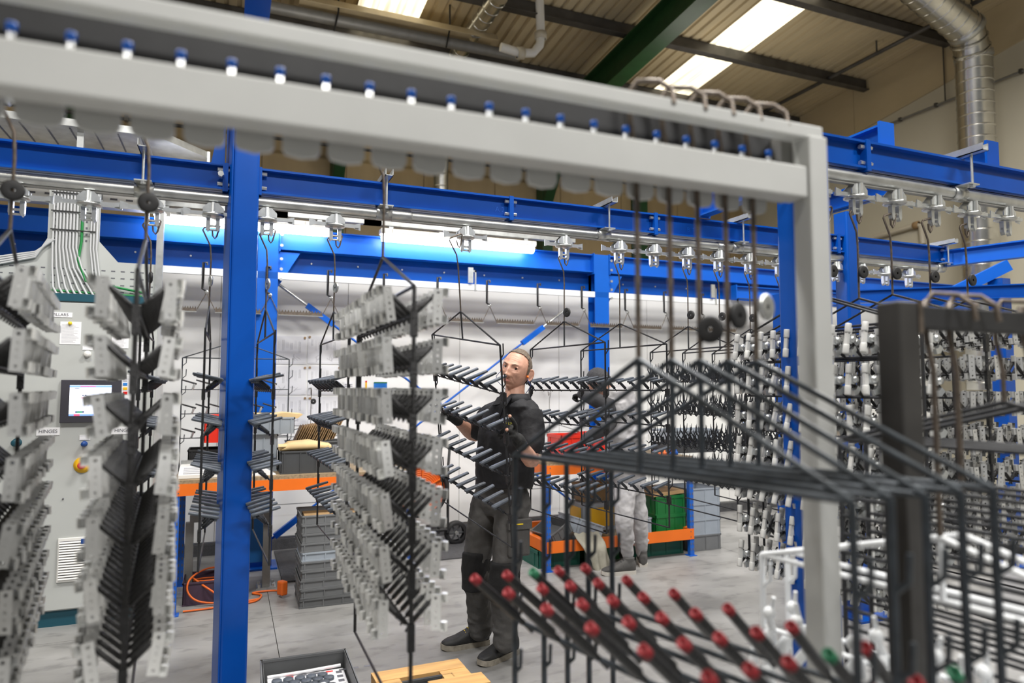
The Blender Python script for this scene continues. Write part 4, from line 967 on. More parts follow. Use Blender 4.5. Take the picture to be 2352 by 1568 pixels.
for k in range(18):
    x = ax(672, 5.8)+k*.0185
    tag(MB().box((x+.03, 5.8, BT+.25+.0025*k), (.005, .19, .17), M.Rotation(.42+random.uniform(-.05, .05), 3, 'Y')).build('divider', 'cardboard'), f"brown cardboard divider leaning in the crate behind the envelope, {ORD[k] if k < 16 else ('seventeenth', 'last')[k-16]} from the near post", 'cardboard', 'cardboard dividers')
tag(MB().prism([(0, 0), (.16, .0), (.08, .045)], (ax(582, 5.25), 5.34, BT), (1, 0, 0), (0, 0, 1), .12).build('paper_sheet', 'paper'), 'folded white paper on the bench edge past the near post', 'paper')

# ------------------------------------------------------------------ drawings and notices on the wall
k = 0
for r, (ya, yb) in enumerate(((770, 836), (840, 906), (911, 976))):
    for c, (xa, xb) in enumerate(((622, 703), (708, 782))):
        a, b = at(xa, ya, Y=WY-.012), at(xb, yb, Y=WY-.012)
        t = thing('drawing_sheet', f"{['upper', 'middle', 'lower'][r]} technical drawing sheet of the {['column beside the near post', 'column farther from the near post'][c]}", 'drawing', ((a.x+b.x)/2, WY-.012, (a.z+b.z)/2), 'technical drawings'); o = t.location.copy()
        MB().bx(a.x, b.x, WY-.008, WY-.002, b.z, a.z).build('sheet', 'paper', t, o)
        w, h = b.x-a.x, a.z-b.z; y = WY-.0086
        for q in range(7):
            x = a.x+w*(.12+.115*q); z1 = a.z-h*random.uniform(.12, .25); z0 = z1-h*random.uniform(.2, .42)
            MB().bx(x-.006, x-.004, y, y+.0006, z0, z1).bx(x+.006, x+.008, y, y+.0006, z0, z1).build('drawn_part', 'faint_ink' if q % 2 else 'ink', t, o)
        for q in range(2):
            x = a.x+w*(.3+.4*q); z = b.z+h*.2
            for s in range(4): MB().box((x+random.uniform(-.03, .03), y, z+random.uniform(-.02, .02)), (.05, .0006, .004), M.Rotation(random.uniform(0, 3), 3, 'Y')).build('drawn_part', 'faint_ink', t, o)
        MB().bx(a.x+.012, b.x-.012, y, y+.0005, b.z+.012, b.z+.014).build('border_line', 'faint_ink', t, o)
        for x in (a.x+.015, b.x-.015): MB().disc((x, WY-.012, a.z-.015), (0, 1, 0), .011, .012, 10).build('drawing_pin', 'cardboard', t, o)
def notice(lab, x0, x1, y0, y1, m='paper', band=None, lines=0, pic=0):
    a, b = at(x0, y0, Y=WY-.01), at(x1, y1, Y=WY-.01); t = thing('notice', lab, 'notice', ((a.x+b.x)/2, WY-.01, (a.z+b.z)/2)); o = t.location.copy(); y = WY-.0076
    MB().bx(a.x, b.x, WY-.007, WY-.002, b.z, a.z).build('sheet', m, t, o)
    w, h = b.x-a.x, a.z-b.z
    if band == 'side': MB().bx(b.x-w*.17, b.x, y-.001, y, b.z, a.z).build('stripe', 'yellow', t, o); MB().bx(b.x-w*.17, b.x, y-.0015, y-.001, a.z-h*.15, a.z).build('stripe', 'red', t, o)
    if band == 'top': MB().bx(a.x, b.x, y-.001, y, a.z-h*.14, a.z).build('stripe', 'crate_green', t, o)
    for k in range(lines): z = a.z-h*(.3+.18*k); MB().bx(a.x+w*.12, b.x-w*.12, y-.001, y, z-h*.03, z+h*.03).build('line_of_writing', 'ink' if m == 'paper' else 'bright_blue', t, o)
    for k in range(pic): MB().box((a.x+w*.35, y-.0006, b.z+h*(.3+.15*k)), (w*.3, .001, h*.05), M.Rotation(.6, 3, 'Y')).build('drawn_part', 'ink', t, o)
notice('white notice with yellow and red side stripe under the middle bracket hanger', 817, 843, 874, 899, band='side', pic=2)
notice('small plain notice beside the striped one', 789, 812, 876, 898, lines=2)
notice('blue notice with green heading on the wall behind the middle bracket hanger', 859, 889, 877, 897, 'sign_blue', 'top', 2)

notice('white notice on the far wall between the white and black posts', 1902, 1927, 893, 917, lines=2)
notice('second white notice on the far wall beside the far blue post', 1996, 2022, 893, 917, lines=2)
# spare racks leaning and hanging on the wall
rk = TR(at(545, 830, Y=5.95).x, 5.95, 90)
rack('wire rack of black lever bars hanging before the wall drawings, partly behind the near post', 'wall side racks', rk, rows=[1.515, 1.325, 1.135], name='lever_rack', pegs=[1.70, 1.60, 1.47, 1.28, 1.09], zh=2.47, rod='dark_rod', post=False)
LB = MB().loft([(V((-.055, 0, 0)), (0, 1, 0), (0, 0, 1), .006, .006), (V((.055, 0, 0)), (0, 1, 0), (0, 0, 1), .007, .007)], 10, 3).mesh('bar', 'rubber_black')
LP = MB().lathe([(.004, 0), (.009, .008), (.007, .02), (.009, .045), (.006, .055)], (.04, 0, -.055), (0, 0, 1), 8).mesh('spindle', 'zinc')
for a, z in enumerate((1.515, 1.325, 1.135)):
    for k in range(7):
        y = .30-.60*k/6; o = thing('lever_bar', f"black lever bar, {ORD[k]} along the {ORD[a]} row of the rack before the wall drawings", 'handle', group='black lever bars')
        o.matrix_world = rk @ M.Translation((0, y+.045, z+.06)) @ M.Rotation(-PI/2, 4, 'Z') @ M.Rotation(.3, 4, 'Y')
        put('bar', LB, o); put('spindle', LP, o)
for px_, lab, dz in ((714, 'spare wire rack hung on the wall over the cardboard dividers', 0), (1262, 'spare wire rack hung on the wall beside the man', -.02), (1450, 'spare wire rack hung on the wall behind the person in grey', -.02)):
    q = rack(lab, 'spare racks on the wall', TR(at(px_, 940, Y=6.75).x, 6.75, 90), zc=1.07+dz, zb=.45, za=1.18+dz, zh=1.53+dz, half=.36, name='spare_rack', rod='dark_rod', r=.004, disc=(.22, 'rubber_black', 0) if px_ == 714 else None)
    MB().rod((.0, 0, 1.53+dz-.006), (.2, 0, 1.53+dz-.006), .005, 6).build('wall_pin', 'steel_grey', q)

# ------------------------------------------------------------------ cable reel on its trolley
rc = at(962, 1122, Y=6.45)
t = thing('cable_reel', 'large reel of orange cable on a black trolley behind the middle bracket hanger', 'reel', (rc.x, rc.y, 0)); o = t.location.copy()
MB().lathe([(.24, -.02), (.255, -.012), (.255, .012), (.24, .02), (.225, .012), (.225, -.012), (.24, -.02)], rc+V((.0, -.11, 0)), (0, 1, 0), 30).build('rim_hoop', 'rubber_black', t, o)
MB().lathe([(.24, -.02), (.255, -.012), (.255, .012), (.24, .02), (.225, .012), (.225, -.012), (.24, -.02)], rc+V((.0, .12, 0)), (0, 1, 0), 30).build('rim_hoop', 'rubber_black', t, o)
for k in range(9):
    MB().lathe([(.06+.019*k, -.01), (.0695+.019*k, -.018), (.079+.019*k, -.01)], rc+V((0, -.085, 0)), (0, 1, 0), 30).build('cable_turn', 'cable_orange', t, o)
MB().lathe([(0, -.08), (.225, -.08), (.225, .1), (0, .1)], rc, (0, 1, 0), 30).build('drum', 'rack_orange', t, o)
for k in range(3):
    d = V((math.cos(k*PI/3+.5), 0, math.sin(k*PI/3+.5))); MB().bar(rc-d*.23+V((0, -.11, 0)), rc+d*.23+V((0, -.11, 0)), .02, .008).build('spoke', 'rack_orange', t, o)
wx = at(1047, 1212, Y=6.5)
for s in (-1, 1):
    c = V((rc.x+s*(wx.x-rc.x)*1.0, 6.5, .115))
    w = MB().lathe([(.075, -.03), (.105, -.034), (.115, -.02), (.115, .02), (.105, .034), (.075, .03)], c, (0, 1, 0), 24).build('wheel', 'rubber_black', t, o)
    for k in range(3):
        d = V((math.cos(k*PI/3), 0, math.sin(k*PI/3))); MB().bar(c-d*.08, c+d*.08, .02, .012).build('spoke', 'crate_dark', w, o)
    MB().disc(c+V((0, -.03, 0)), (0, 1, 0), .018, .02).build('hub', 'galvanised', w, o)
for dx in (.20, .29): MB().tube([(rc.x+dx, 6.45, .13), (rc.x+dx, 6.45, .75), (rc.x+dx+.03, 6.5, .93), (rc.x+dx, 6.62, .97)], .014, 8).build('frame_tube', 'rubber_black', t, o)
MB().tube([(rc.x-.28, 6.45, .16), (rc.x+.28, 6.45, .16)], .016, 8).tube([(rc.x-.24, 6.45, .16), (rc.x-.24, 6.45, rc.z)], .014, 8).build('frame_tube', 'rubber_black', t, o)

# ------------------------------------------------------------------ bench with shelf at the far side
bench('far packing bench with a low orange shelf beside the person in grey', 2.49, 3.94, 5.26, 6.1, .90, .15)
ST = .20
crate('red crate on the far bench beside the man', ax(1272, 5.6), ax(1340, 5.6), 5.45, 5.75, BT, .21, 'crate_red', rim=.03)
crate('second red crate on the far bench before the person in grey', ax(1343, 5.6), ax(1392, 5.6), 5.45, 5.75, BT, .22, 'crate_red', rim=.03)
t = thing('zigzag_basket', 'white wire basket with zigzag sides on the far bench', 'basket', (ax(1495, 5.7), 5.7, BT)); w = .22
MB().bx(-w, w, -.004, .004, .10, .115).bx(-w, w, -.004, .004, .19, .205).build('side_rail', 'white_coat', t); 
for k in range(8): MB().bar((-w+.055*k, 0, .11), (-w+.055*k+.028, 0, .195), .006, .008).build('stay', 'white_coat', t); MB().bar((-w+.055*k+.028, 0, .195), (-w+.055*(k+1), 0, .11), .006, .008).build('stay', 'white_coat', t)
for x in (-w, w): MB().bx(x-.006, x+.006, -.006, .006, .0, .2).build('leg', 'white_coat', t)
crate('light grey crate on a darker one at the end of the far bench', ax(1516, 5.7), ax(1625, 5.7), 5.5, 5.85, BT+.13, .09, 'crate_light')
crate('dark grey crate at the end of the far bench under the light grey one', ax(1516, 5.7), ax(1615, 5.7), 5.5, 5.85, BT, .129, 'crate_dark')
for k in range(9): tag(MB().lathe([(0, 0), (.018, 0), (.018, .03), (.008, .035), (.008, .05), (0, .05)], (ax(1500, 5.4)+.032*k, 5.4+.02*(k % 2), BT), (0, 0, 1), 8).build('fitting', ('cable_orange', 'foil_black', 'bright_blue')[(k*5 % 7) % 3]), f"small fitting at the edge of the far bench, {ORD[k]} from the person in grey", 'fitting', 'small fittings')
# on and under the low shelf
crate('light grey crate leaning on the low shelf behind the blue upright', ax(1296, 5.5, 1230), ax(1362, 5.5, 1230), 5.35, 5.7, ST+.03, .13, 'crate_light', tilt=(0, .35, .1))
crate('grey crate lying on its side at the end of the low shelf', ax(1245, 5.5, 1230), ax(1300, 5.5, 1230), 5.35, 5.65, ST+.04, .10, 'crate_grey', tilt=(0, -.5, .2))
t = thing('yellow_crate', 'pale crate with a yellow front on the low shelf', 'crate', (ax(1362, 5.7, 1200), 5.7, ST)); MB().box((0, 0, .15), (.36, .28, .25)).build('body', 'crate_light', t, bevel=.008); MB().box((0, -.145, .15), (.28, .008, .17)).build('panel', 'yellow', t); MB().box((-.185, 0, .15), (.008, .2, .17)).build('panel', 'yellow', t)
t = thing('cardboard_box', 'open brown cardboard box standing on the yellow fronted crate', 'box', (ax(1360, 5.75, 1150), 5.75, ST+.28)); MB().bx(-.15, .15, -.12, .12, .0, .16).build('body', 'cardboard', t); MB().box((0, -.15, .15), (.3, .09, .006), M.Rotation(.7, 3, 'X')).build('flap', 'cardboard', t); MB().box((-.18, 0, .16), (.08, .24, .006), M.Rotation(.6, 3, 'Y')).build('flap', 'cardboard', t)
x0 = ax(1482, 5.5, 1200); x1 = x0+.34
crate('green crate standing on the low shelf under another green crate', x0, x1, 5.33, 5.75, ST, .17, 'crate_green', rim=.03)
crate('upper green crate of card sheets on the low shelf', x0-.005, x1-.005, 5.33, 5.75, ST+.171, .17, 'crate_green', rim=.03)
tag(MB().box(((x0+x1)/2-.02, 5.53, ST+.36), (.33, .4, .03), M.Rotation(-.06, 3, 'Y')).build('card_sheet', 'cardboard'), 'brown card sheets lying on the upper green crate', 'card')
crate('small crate of oddments between the person in grey and the green crates', x0-.20, x0-.02, 5.35, 5.6, ST, .15, 'crate_light', ribs=3)
for k in range(4): tag(MB().lathe([(0, 0), (.03, 0), (.032, .02), (.0, .022)], (x0-.17+.035*k, 5.46, ST+.15), (.3, .2, 1), 10).build('disc_fitting', 'yellow' if k % 2 else 'cardboard'), f"round fitting in the small oddments crate, {ORD[k]} from the person in grey", 'fitting', 'round fittings')
for i, (a, b, yy) in enumerate(((1236, 1335, 5.36), (1345, 1425, 5.4), (1455, 1572, 5.36))):
    crate(f"{('teal crate under the low shelf by its blue upright', 'green crate under the low shelf behind the hanging cloth', 'teal crate under the low shelf behind the shoes of the person in grey')[i]}", ax(a, yy, 1290), ax(b, yy, 1290), yy, yy+.45, .001, .145, ('crate_teal', 'crate_green', 'crate_teal')[i], rim=.03, ribs=4)
t = thing('rag', 'grey beige rag hanging over the orange shelf beam', 'cloth', (ax(1350, 5.2, 1260), 5.2, .2)); m = MB(); n = 10
vs = []
for r in range(7):
    for k in range(n):
        f = k/(n-1)-.5; s = r/6
        vs.append((f*(.24-.06*s)+.10*s, -.06+.03*math.sin(k*1.9+r)*(.4+s)+(.10*(1-s) if r < 2 else 0), .10-.28*s-(.06*s*(1-abs(f)*2))+(.015*math.sin(k*2.3))))
m.add(vs, [(r*n+k, r*n+k+1, (r+1)*n+k+1, (r+1)*n+k) for r in range(6) for k in range(n-1)], True); q = m.build('cloth', 'cloth_beige', t)
sm = q.modifiers.new('solid', 'SOLIDIFY'); sm.thickness = .008; q.modifiers.new('sub', 'SUBSURF').render_levels = 1
gx = ax(1572, 5.45, 1250)
for k in range(4): crate(f"{('dark', 'light', 'light', 'light')[k]} grey crate, {ORD[k]} from the floor in the stack past the far bench", gx, gx+.36, 5.36, 5.75, .001+.145*k, .144, 'crate_grey' if k == 0 else 'crate_light', 'crate stack past the far bench', ribs=3)

# ------------------------------------------------------------------ crate of discs and pallet in front of the man
RZ = .36
A_, B_, D_ = at(597, 1515, z=RZ), at(795, 1488, z=RZ), at(872, 1585, z=RZ)
ang = math.degrees(math.atan2(B_.y-A_.y, B_.x-A_.x)); u = V((math.cos(math.radians(ang)), math.sin(math.radians(ang)), 0)); vv = V((u.y, -u.x, 0))
cw = (B_-A_).length; cdp = .56
cc = A_+u*cw/2+vv*cdp/2
crate('deep grey crate with a tray of grey discs in front of the middle hanger', cc.x-cw/2, cc.x+cw/2, cc.y-cdp/2, cc.y+cdp/2, .17, RZ-.17, 'crate_grey', rot=ang, ribs=4)
crate('deep grey crate on the floor carrying the crate of discs', cc.x-cw/2+.01, cc.x+cw/2-.01, cc.y-cdp/2, cc.y+cdp/2, .001, .168, 'crate_grey', rot=ang, ribs=4)
t = thing('newspaper', 'sheet of newspaper lining the crate of discs', 'newspaper', (cc.x, cc.y, RZ-.065)); t.rotation_euler = (0, 0, math.radians(ang))
MB().bx(-cw/2+.03, cw/2-.02, -cdp/2+.02, cdp/2-.05, -.003, 0).build('page', 'paper', t)
for k in range(8): MB().bx(-cw/2+.05+.055*k, -cw/2+.08+.055*k, cdp/2-.075, cdp/2-.06, 0, .0006).build('print_block', 'red' if k in (1, 4) else 'ink', t)
for k in range(10): MB().bx(cw/2-.055, cw/2-.03, cdp/2-.10-.045*k, cdp/2-.075-.045*k, 0, .0006).build('print_block', 'ink', t)
MB().tube([(-cw/2+.03, cdp/2-.05, .006), (0, cdp/2-.055, .010), (cw/2-.03, cdp/2-.045, .012)], .007, 6).build('folded_edge', 'paper', t)
DM = MB().lathe([(0, 0), (.021, 0), (.0215, .002), (.0215, .010), (.020, .012), (0, .012)], (0, 0, 0), (0, 0, 1), 18).mesh('disc', 'handle_grey')
R3 = M.Rotation(math.radians(ang), 4, 'Z'); n = 0
rows_ = int((cdp-.12)/.0405)
for r in range(rows_):
    for k in range(int((cw-.12)/.0465)):
        o = put('disc', DM); o.matrix_world = M.Translation((cc.x, cc.y, RZ-.064)) @ R3 @ M.Translation((-cw/2+.065+.0465*k+(.023 if r % 2 else 0), cdp/2-.11-.0405*r, 0))
        tag(o, f"dark grey coated disc, {ORD[k]} along the {ORD[r]} row from the far side of the crate", 'disc', 'coated discs'); n += 1
o = MB().box((0, 0, 0), (.13, .10, .002)).build('paper_slip', 'paper'); o.matrix_world = M.Translation((cc.x+.02, cc.y-.0, RZ-.048)) @ M.Rotation(.3, 4, 'Z'); tag(o, 'white paper slip lying on the grey discs', 'paper')
PZ = .30
p0, p1, p2 = at(852, 1545, z=PZ), at(1042, 1513, z=PZ), at(1096, 1560, z=PZ)
ang2 = math.atan2(p1.y-p0.y, p1.x-p0.x); u = V((math.cos(ang2), math.sin(ang2), 0)); vv = V((u.y, -u.x, 0)); L = (p1-p0).length+.02
t = thing('pallet', 'pale wooden pallet frame with thick blocks in front of the man', 'pallet', (p0.x, p0.y, 0)); t.rotation_euler = (0, 0, ang2)
MB().bx(0, L, -.10, 0, PZ-.022, PZ).build('plank', 'wood', t); MB().bx(0, L+.16, -.62, -.52, PZ-.022, PZ).build('plank', 'wood', t)
MB().bx(L-.12, L, -.55, -.1, PZ-.024, PZ-.002).build('plank', 'wood', t); MB().bx(L-.20, L+.04, -.30, -.19, PZ-.022, PZ+.004).build('plank', 'wood', t)
MB().bx(0, .10, -.55, -.1, PZ-.024, PZ-.002).build('plank', 'wood', t)
for x in (.05, L/2, L-.06):
    for y in (-.05, -.28, -.55): MB().bx(x-.05, x+.05, y-.045, y+.045, .022, PZ-.024).build('block', 'wood', t)
for y in (-.05, -.28, -.55): MB().bx(0, L, y-.05, y+.05, 0, .022).build('runner', 'wood', t)
c = V((p0.x, p0.y, 0))+u*(L*.42)+vv*.28
crate('black tray standing in the wooden pallet', c.x-.22, c.x+.16, c.y-.15, c.y+.15, PZ-.06, .058, 'crate_dark', rot=math.degrees(ang2))
for k in range(3):
    o = MB().bx(-.01, .01, -.14, .14, 0, .03).build('divider_bar', 'steel_grey'); o.matrix_world = M.Translation(c+u*(-.14+.11*k)+V((0, 0, PZ-.05))) @ M.Rotation(ang2, 4, 'Z'); tag(o, f"steel divider bar in the black tray on the pallet, {ORD[k]} from the crate of discs", 'bar', 'tray divider bars')
# ------------------------------------------------------------------ people
RH = V((RGT.x, RGT.y, 0)).normalized(); FH = V((FWD.x, FWD.y, 0)).normalized(); Z = V((0, 0, 1))
def fuse(mb, name, material, parent, off, voxel=.005, smooth=3, wrinkle=None):
    """one continuous skin over the overlapping volumes"""
    o = mb.build(name, material, parent, off)
    r = o.modifiers.new('remesh', 'REMESH'); r.mode = 'VOXEL'; r.voxel_size = voxel; r.use_smooth_shade = True
    if wrinkle:
        tx = bpy.data.textures.new('folds', 'CLOUDS'); tx.noise_scale = wrinkle[1]; tx.noise_depth = 3
        d = o.modifiers.new('folds', 'DISPLACE'); d.texture = tx; d.texture_coords = 'LOCAL'; d.strength = wrinkle[0]; d.mid_level = .5
    if smooth:
        s = o.modifiers.new('smooth', 'SMOOTH'); s.iterations = smooth; s.factor = .5
    return o
def limb(mb, pts, n=16):
    """tapering limb with rounded ends through (point, radius)"""
    P = [V(p) for p, r in pts]; R = [r for p, r in pts]; out = []; rr = []
    d0 = (P[0]-P[1]).normalized(); d1 = (P[-1]-P[-2]).normalized()
    for a in (1, .8, .45): out.append(P[0]+d0*R[0]*a); rr.append(R[0]*math.sqrt(max(1e-4, 1-a*a)))
    for i in range(len(P)):
        out.append(P[i]); rr.append(R[i])
        if i < len(P)-1:
            for s in (.33, .66): out.append(P[i].lerp(P[i+1], s)); rr.append(R[i]+(R[i+1]-R[i])*s)
    for a in (.45, .8, 1): out.append(P[-1]+d1*R[-1]*a); rr.append(R[-1]*math.sqrt(max(1e-4, 1-a*a)))
    return mb.tube(out, rr, n)
def gs(x, z, x0, z0, sx, sz): return math.exp(-((x-x0)/sx)**2-((z-z0)/sz)**2)
def head_point(x, y, z, detail=True):
    p = V((.077*x, .098*y, .117*z)); k = max(0, -p.z/.117)
    p.x *= 1-.27*k**1.4
    if p.z > 0: p.x *= 1+.03*math.sin(p.z/.117*PI)
    if p.y < 0: p.y *= 1-.30*k
    else: p.y *= 1-.06*k
    if detail and p.y > 0:
        w = min(1, p.y/.05); X, Q = abs(p.x), p.z; d = 0
        d += .024*gs(p.x, Q, 0, -.030, .0125, .012)+.017*gs(p.x, Q, 0, -.008, .009, .024)+.009*gs(X, Q, .014, -.034, .008, .008)
        d -= .013*gs(X, Q, .031, .010, .017, .011); d += .006*gs(X, Q, .028, .030, .024, .008)
        d += .006*gs(p.x, Q, 0, -.062, .024, .015)-.004*gs(p.x, Q, 0, -.0605, .021, .0028)
        d += .009*gs(p.x, Q, 0, -.098, .020, .013)-.003*gs(p.x, Q, 0, -.080, .022, .006)
        d += .005*gs(X, Q, .043, -.016, .016, .016)-.003*gs(X, Q, .045, -.05, .016, .018)
        for s in range(6): d -= .0026*gs(X, Q, .019+.0028*s, -.036-.0065*s, .0035, .005)
        d -= .0035*gs(X, Q, .031, -.006, .014, .004)
        for q in (.050, .060, .070): d -= .0019*gs(p.x, Q, 0, q+.004*math.cos(p.x*60), .04, .0022)
        p.y += d*w
    return p
def sphere_grid(nu, nv):
    for i in range(nv+1):
        th = PI*i/nv
        for j in range(nu): yield math.sin(th)*math.cos(2*PI*j/nu), math.sin(th)*math.sin(2*PI*j/nu), math.cos(th)
def head_into(mb, A, nu=150, nv=110):
    vs = [A @ head_point(*q) for q in sphere_grid(nu, nv)]
    mb.add(vs, [(i*nu+j, (i+1)*nu+j, (i+1)*nu+(j+1) % nu, i*nu+(j+1) % nu) for i in range(nv) for j in range(nu)], True)
    for s in (1, -1):   # ears with a helix
        c = V((s*.083, -.008, -.010))
        e = MB().ball((0, 0, 0), .03, 14, (.22, .62, 1.05)); R = M.Rotation(s*.55, 3, 'Z') @ M.Rotation(.18, 3, 'X')
        mb.add([A @ (c+R @ p) for p in e.v], e.f, True)
        h = MB().tube([(s*.006, .020*math.sin(a), .032*math.cos(a)) for a in [(-.6+.42*k) for k in range(10)]], .0042, 8)
        mb.add([A @ (c+R @ V((p.x, -p.y, p.z))) for p in h.v], h.f, True)
        l = MB().tube([(s*(.031-.017*math.cos(a)), .0855-.004*abs(math.cos(a)), .0105+.0085*math.sin(a)) for a in [.15+.35*k for k in range(9)]], .0032, 8)
        l.tube([(s*(.031-.016*math.cos(a)), .083-.004*abs(math.cos(a)), .0085-.0075*math.sin(a)) for a in [.2+.34*k for k in range(9)]], .0026, 8)
        mb.add([A @ p for p in l.v], l.f, True)
def hair_patch(A, keep, thick=.006, nu=110, nv=80):
    pts = list(sphere_grid(nu, nv)); mb = MB(); raw = [head_point(*q, detail=False) for q in pts]
    vs = []
    for q, p in zip(pts, raw):
        n = V((q[0]/.077, q[1]/.098, q[2]/.117)).normalized(); h = thick*(.8+.3*random.random()+.15*math.sin(p.z*260+p.y*180))
        vs.append(A @ (p+n*h))
    fs = []
    for i in range(nv):
        for j in range(nu):
            f = (i*nu+j, (i+1)*nu+j, (i+1)*nu+(j+1) % nu, i*nu+(j+1) % nu)
            c = sum((raw[k] for k in f), V())/4
            if keep(c): fs.append(f)
    used = sorted({k for f in fs for k in f}); mp = {k: i for i, k in enumerate(used)}
    mb.add([vs[k] for k in used], [tuple(mp[k] for k in f) for f in fs], True)
    return mb
def hand_into(mb, wrist, d, n, s, curl=(.5, .9, .8), scale=1.0, thumb=.6, spread=.12, index=True, thumb_on=True):
    """palm from the wrist along d, palm side n, thumb on side s; fingers curl towards n"""
    d = V(d).normalized(); n = (V(n)-d*V(n).dot(d)).normalized(); s = (V(s)-d*V(s).dot(d)-n*V(s).dot(n)).normalized(); w = V(wrist); k = scale
    mb.loft([(w-d*.01, s, n, .027*k, .021*k), (w+d*.02*k, s, n, .034*k, .019*k), (w+d*.055*k, s, n, .041*k, .017*k), (w+d*.085*k, s, n, .042*k, .015*k), (w+d*.096*k, s, n, .038*k, .011*k)], 16, 2.5)
    L = [(.042, .026, .021), (.047, .030, .022), (.043, .028, .021), (.034, .021, .018)]
    for i, (a, b, c) in enumerate(L):
        if i == 0 and not index: continue
        p = w+d*.085*k+s*(.030-.0205*i)*k; dd = (d+s*(spread*(1.5-i)*.5)).normalized(); ang = 0; pts = [(p, .0098*k)]
        for seg, cu, r in ((a, curl[0], .0092), (b, curl[1], .0085), (c, curl[2], .0075)):
            ang += cu; v = dd*math.cos(ang)+n*math.sin(ang); p = p+v*seg*k; pts.append((p, r*k))
        limb(mb, pts, 10)
    if not thumb_on: return mb
    p = w+d*.028*k+s*.030*k; v = (s*.75+d*.6+n*.35).normalized(); q = p+v*.042*k; v2 = (d*.75+n*thumb+s*.15).normalized(); q2 = q+v2*.034*k; v3 = (d*.6+n*(thumb+.4)-s*.1).normalized()
    limb(mb, [(p, .014*k), (q, .0115*k), (q2, .010*k), (q2+v3*.024*k, .0085*k)], 10)
    return mb
def shoe(parent, heel, toe, off, upper='shoe_black', sole='sole_grey', name='shoe', k=1.0):
    heel, toe = V(heel), V(toe); d = (toe-heel); d.z = 0; d.normalize(); s = Z.cross(d); L = .295*k
    h = V((heel.x, heel.y, 0))
    st = [(0, .030, .0), (.03, .037, 0), (.10, .036, 0), (.17, .043, 0), (.23, .047, 0), (.27, .038, .004), (.292, .016, .010)]
    so = MB(); n = len(st)
    vs = []
    for a, w, z in st: vs += [h+d*a*k+s*w*k+Z*z, h+d*a*k-s*w*k+Z*z, h+d*a*k+s*w*k*1.06+Z*(z+.03), h+d*a*k-s*w*k*1.06+Z*(z+.03)]
    fs = [(0, 1, 3, 2), (4*n-4, 4*n-2, 4*n-1, 4*n-3)]
    for i in range(n-1):
        a, b = 4*i, 4*i+4; fs += [(a, b, b+1, a+1), (a+2, a+3, b+3, b+2), (a, a+2, b+2, b), (a+1, b+1, b+3, a+3)]
    so.add(vs, fs); q = MB()
    q.loft([(h+d*a*k+Z*zc, s, Z, w*k, hh) for a, w, zc, hh in ((-.004, .022, .06, .04), (.01, .035, .062, .05), (.05, .040, .07, .062), (.10, .041, .066, .055), (.15, .043, .055, .042), (.20, .047, .045, .030), (.25, .044, .04, .023), (.28, .030, .036, .016), (.292, .012, .034, .008))], 16, 2.4)
    q.loft([(h+d*.055*k+Z*.09, d, s, .05*k, .038*k), (h+d*.05*k+Z*.135, d, s, .048*k, .037*k)], 14)
    u = fuse(q, name, upper, parent, off, .006, 4)
    so.build('sole', sole, u, off)
    for i in range(4):
        c = h+d*(.105+.022*i)*k+Z*(.118-.014*i); MB().tube([c-s*.024, c+Z*.006, c+s*.024], .0028, 5).build('lace', 'label_yellow' if upper == 'shoe_black' else 'sleeve_dark', u, off)
    return u

# ---- the man at the rack
FC = (RH*-.75+FH*-.66).normalized(); LF = Z.cross(FC)
hl, tl = at(1186, 1498, z=0), at(1103, 1530, z=0); hr, tr_ = at(1121, 1477, z=0), at(1022, 1492, z=0)
man = thing('person', 'man in black polo shirt and grey work trousers turning a hanging rack', 'person', (1.40, 3.80, 0)); mo = man.location.copy()
P = lambda x, y, t: at(x, y, t=t)
neck, sh = P(1182, 908, 3.80), P(1174, 938, 3.84)
shl, shr = P(1218, 957, 3.71), P(1128, 950, 3.98)
ell, wrl = P(1221, 1060, 3.62), P(1194, 1016, 3.34)
elr, wrr = P(1088, 1000, 4.16), P(1047, 962, 3.95)
hpl, knl, anl = P(1180, 1140, 3.84), P(1161, 1318, 3.76), P(1160, 1478, 3.80)
hpr, knr, anr = P(1122, 1138, 3.97), P(1094, 1290, 3.92), P(1104, 1455, 4.02)
Fh = (FH*-math.cos(.45)-RH*math.sin(.45)+Z*.04).normalized(); Uh = (Z+RH*.25-FH*.02); Uh = (Uh-Fh*Uh.dot(Fh)).normalized(); Xh = Fh.cross(Uh)*-1
Xh = Uh.cross(Fh)   # the man's own left
hc = P(1186, 850, 3.80)
HA = M(((Xh.x*-1, Fh.x, Uh.x, hc.x), (Xh.y*-1, Fh.y, Uh.y, hc.y), (Xh.z*-1, Fh.z, Uh.z, hc.z), (0, 0, 0, 1)))
b = MB(); head_into(b, HA)
nk = HA @ V((0, -.025, -.075))
limb(b, [(nk, .055), (neck.lerp(nk, .4), .054), (neck-Z*.02, .062)])
b.loft([(neck-Z*.02, LF, FC, .07, .055), (sh-Z*.02, LF, FC, .14, .075), (P(1170, 985, 3.84), LF, FC, .15, .095), (P(1160, 1050, 3.84), LF, FC, .14, .10), ((hpl+hpr)/2+Z*.06, LF, FC, .125, .075), ((hpl+hpr)/2, LF, FC, .12, .07)], 24, 2.3)
for s_, e_, w_ in ((shl, ell, wrl), (shr, elr, wrr)): limb(b, [(s_, .044), (s_.lerp(e_, .5), .042), (e_, .040), (e_.lerp(w_, .3), .042), (w_, .027)])
for h_, k_, a_ in ((hpl, knl, anl), (hpr, knr, anr)): limb(b, [(h_, .07), (k_, .05), (k_.lerp(a_, .35), .05), (a_+Z*.02, .035)])
fuse(b, 'body', 'skin', man, mo, .0027, 1)
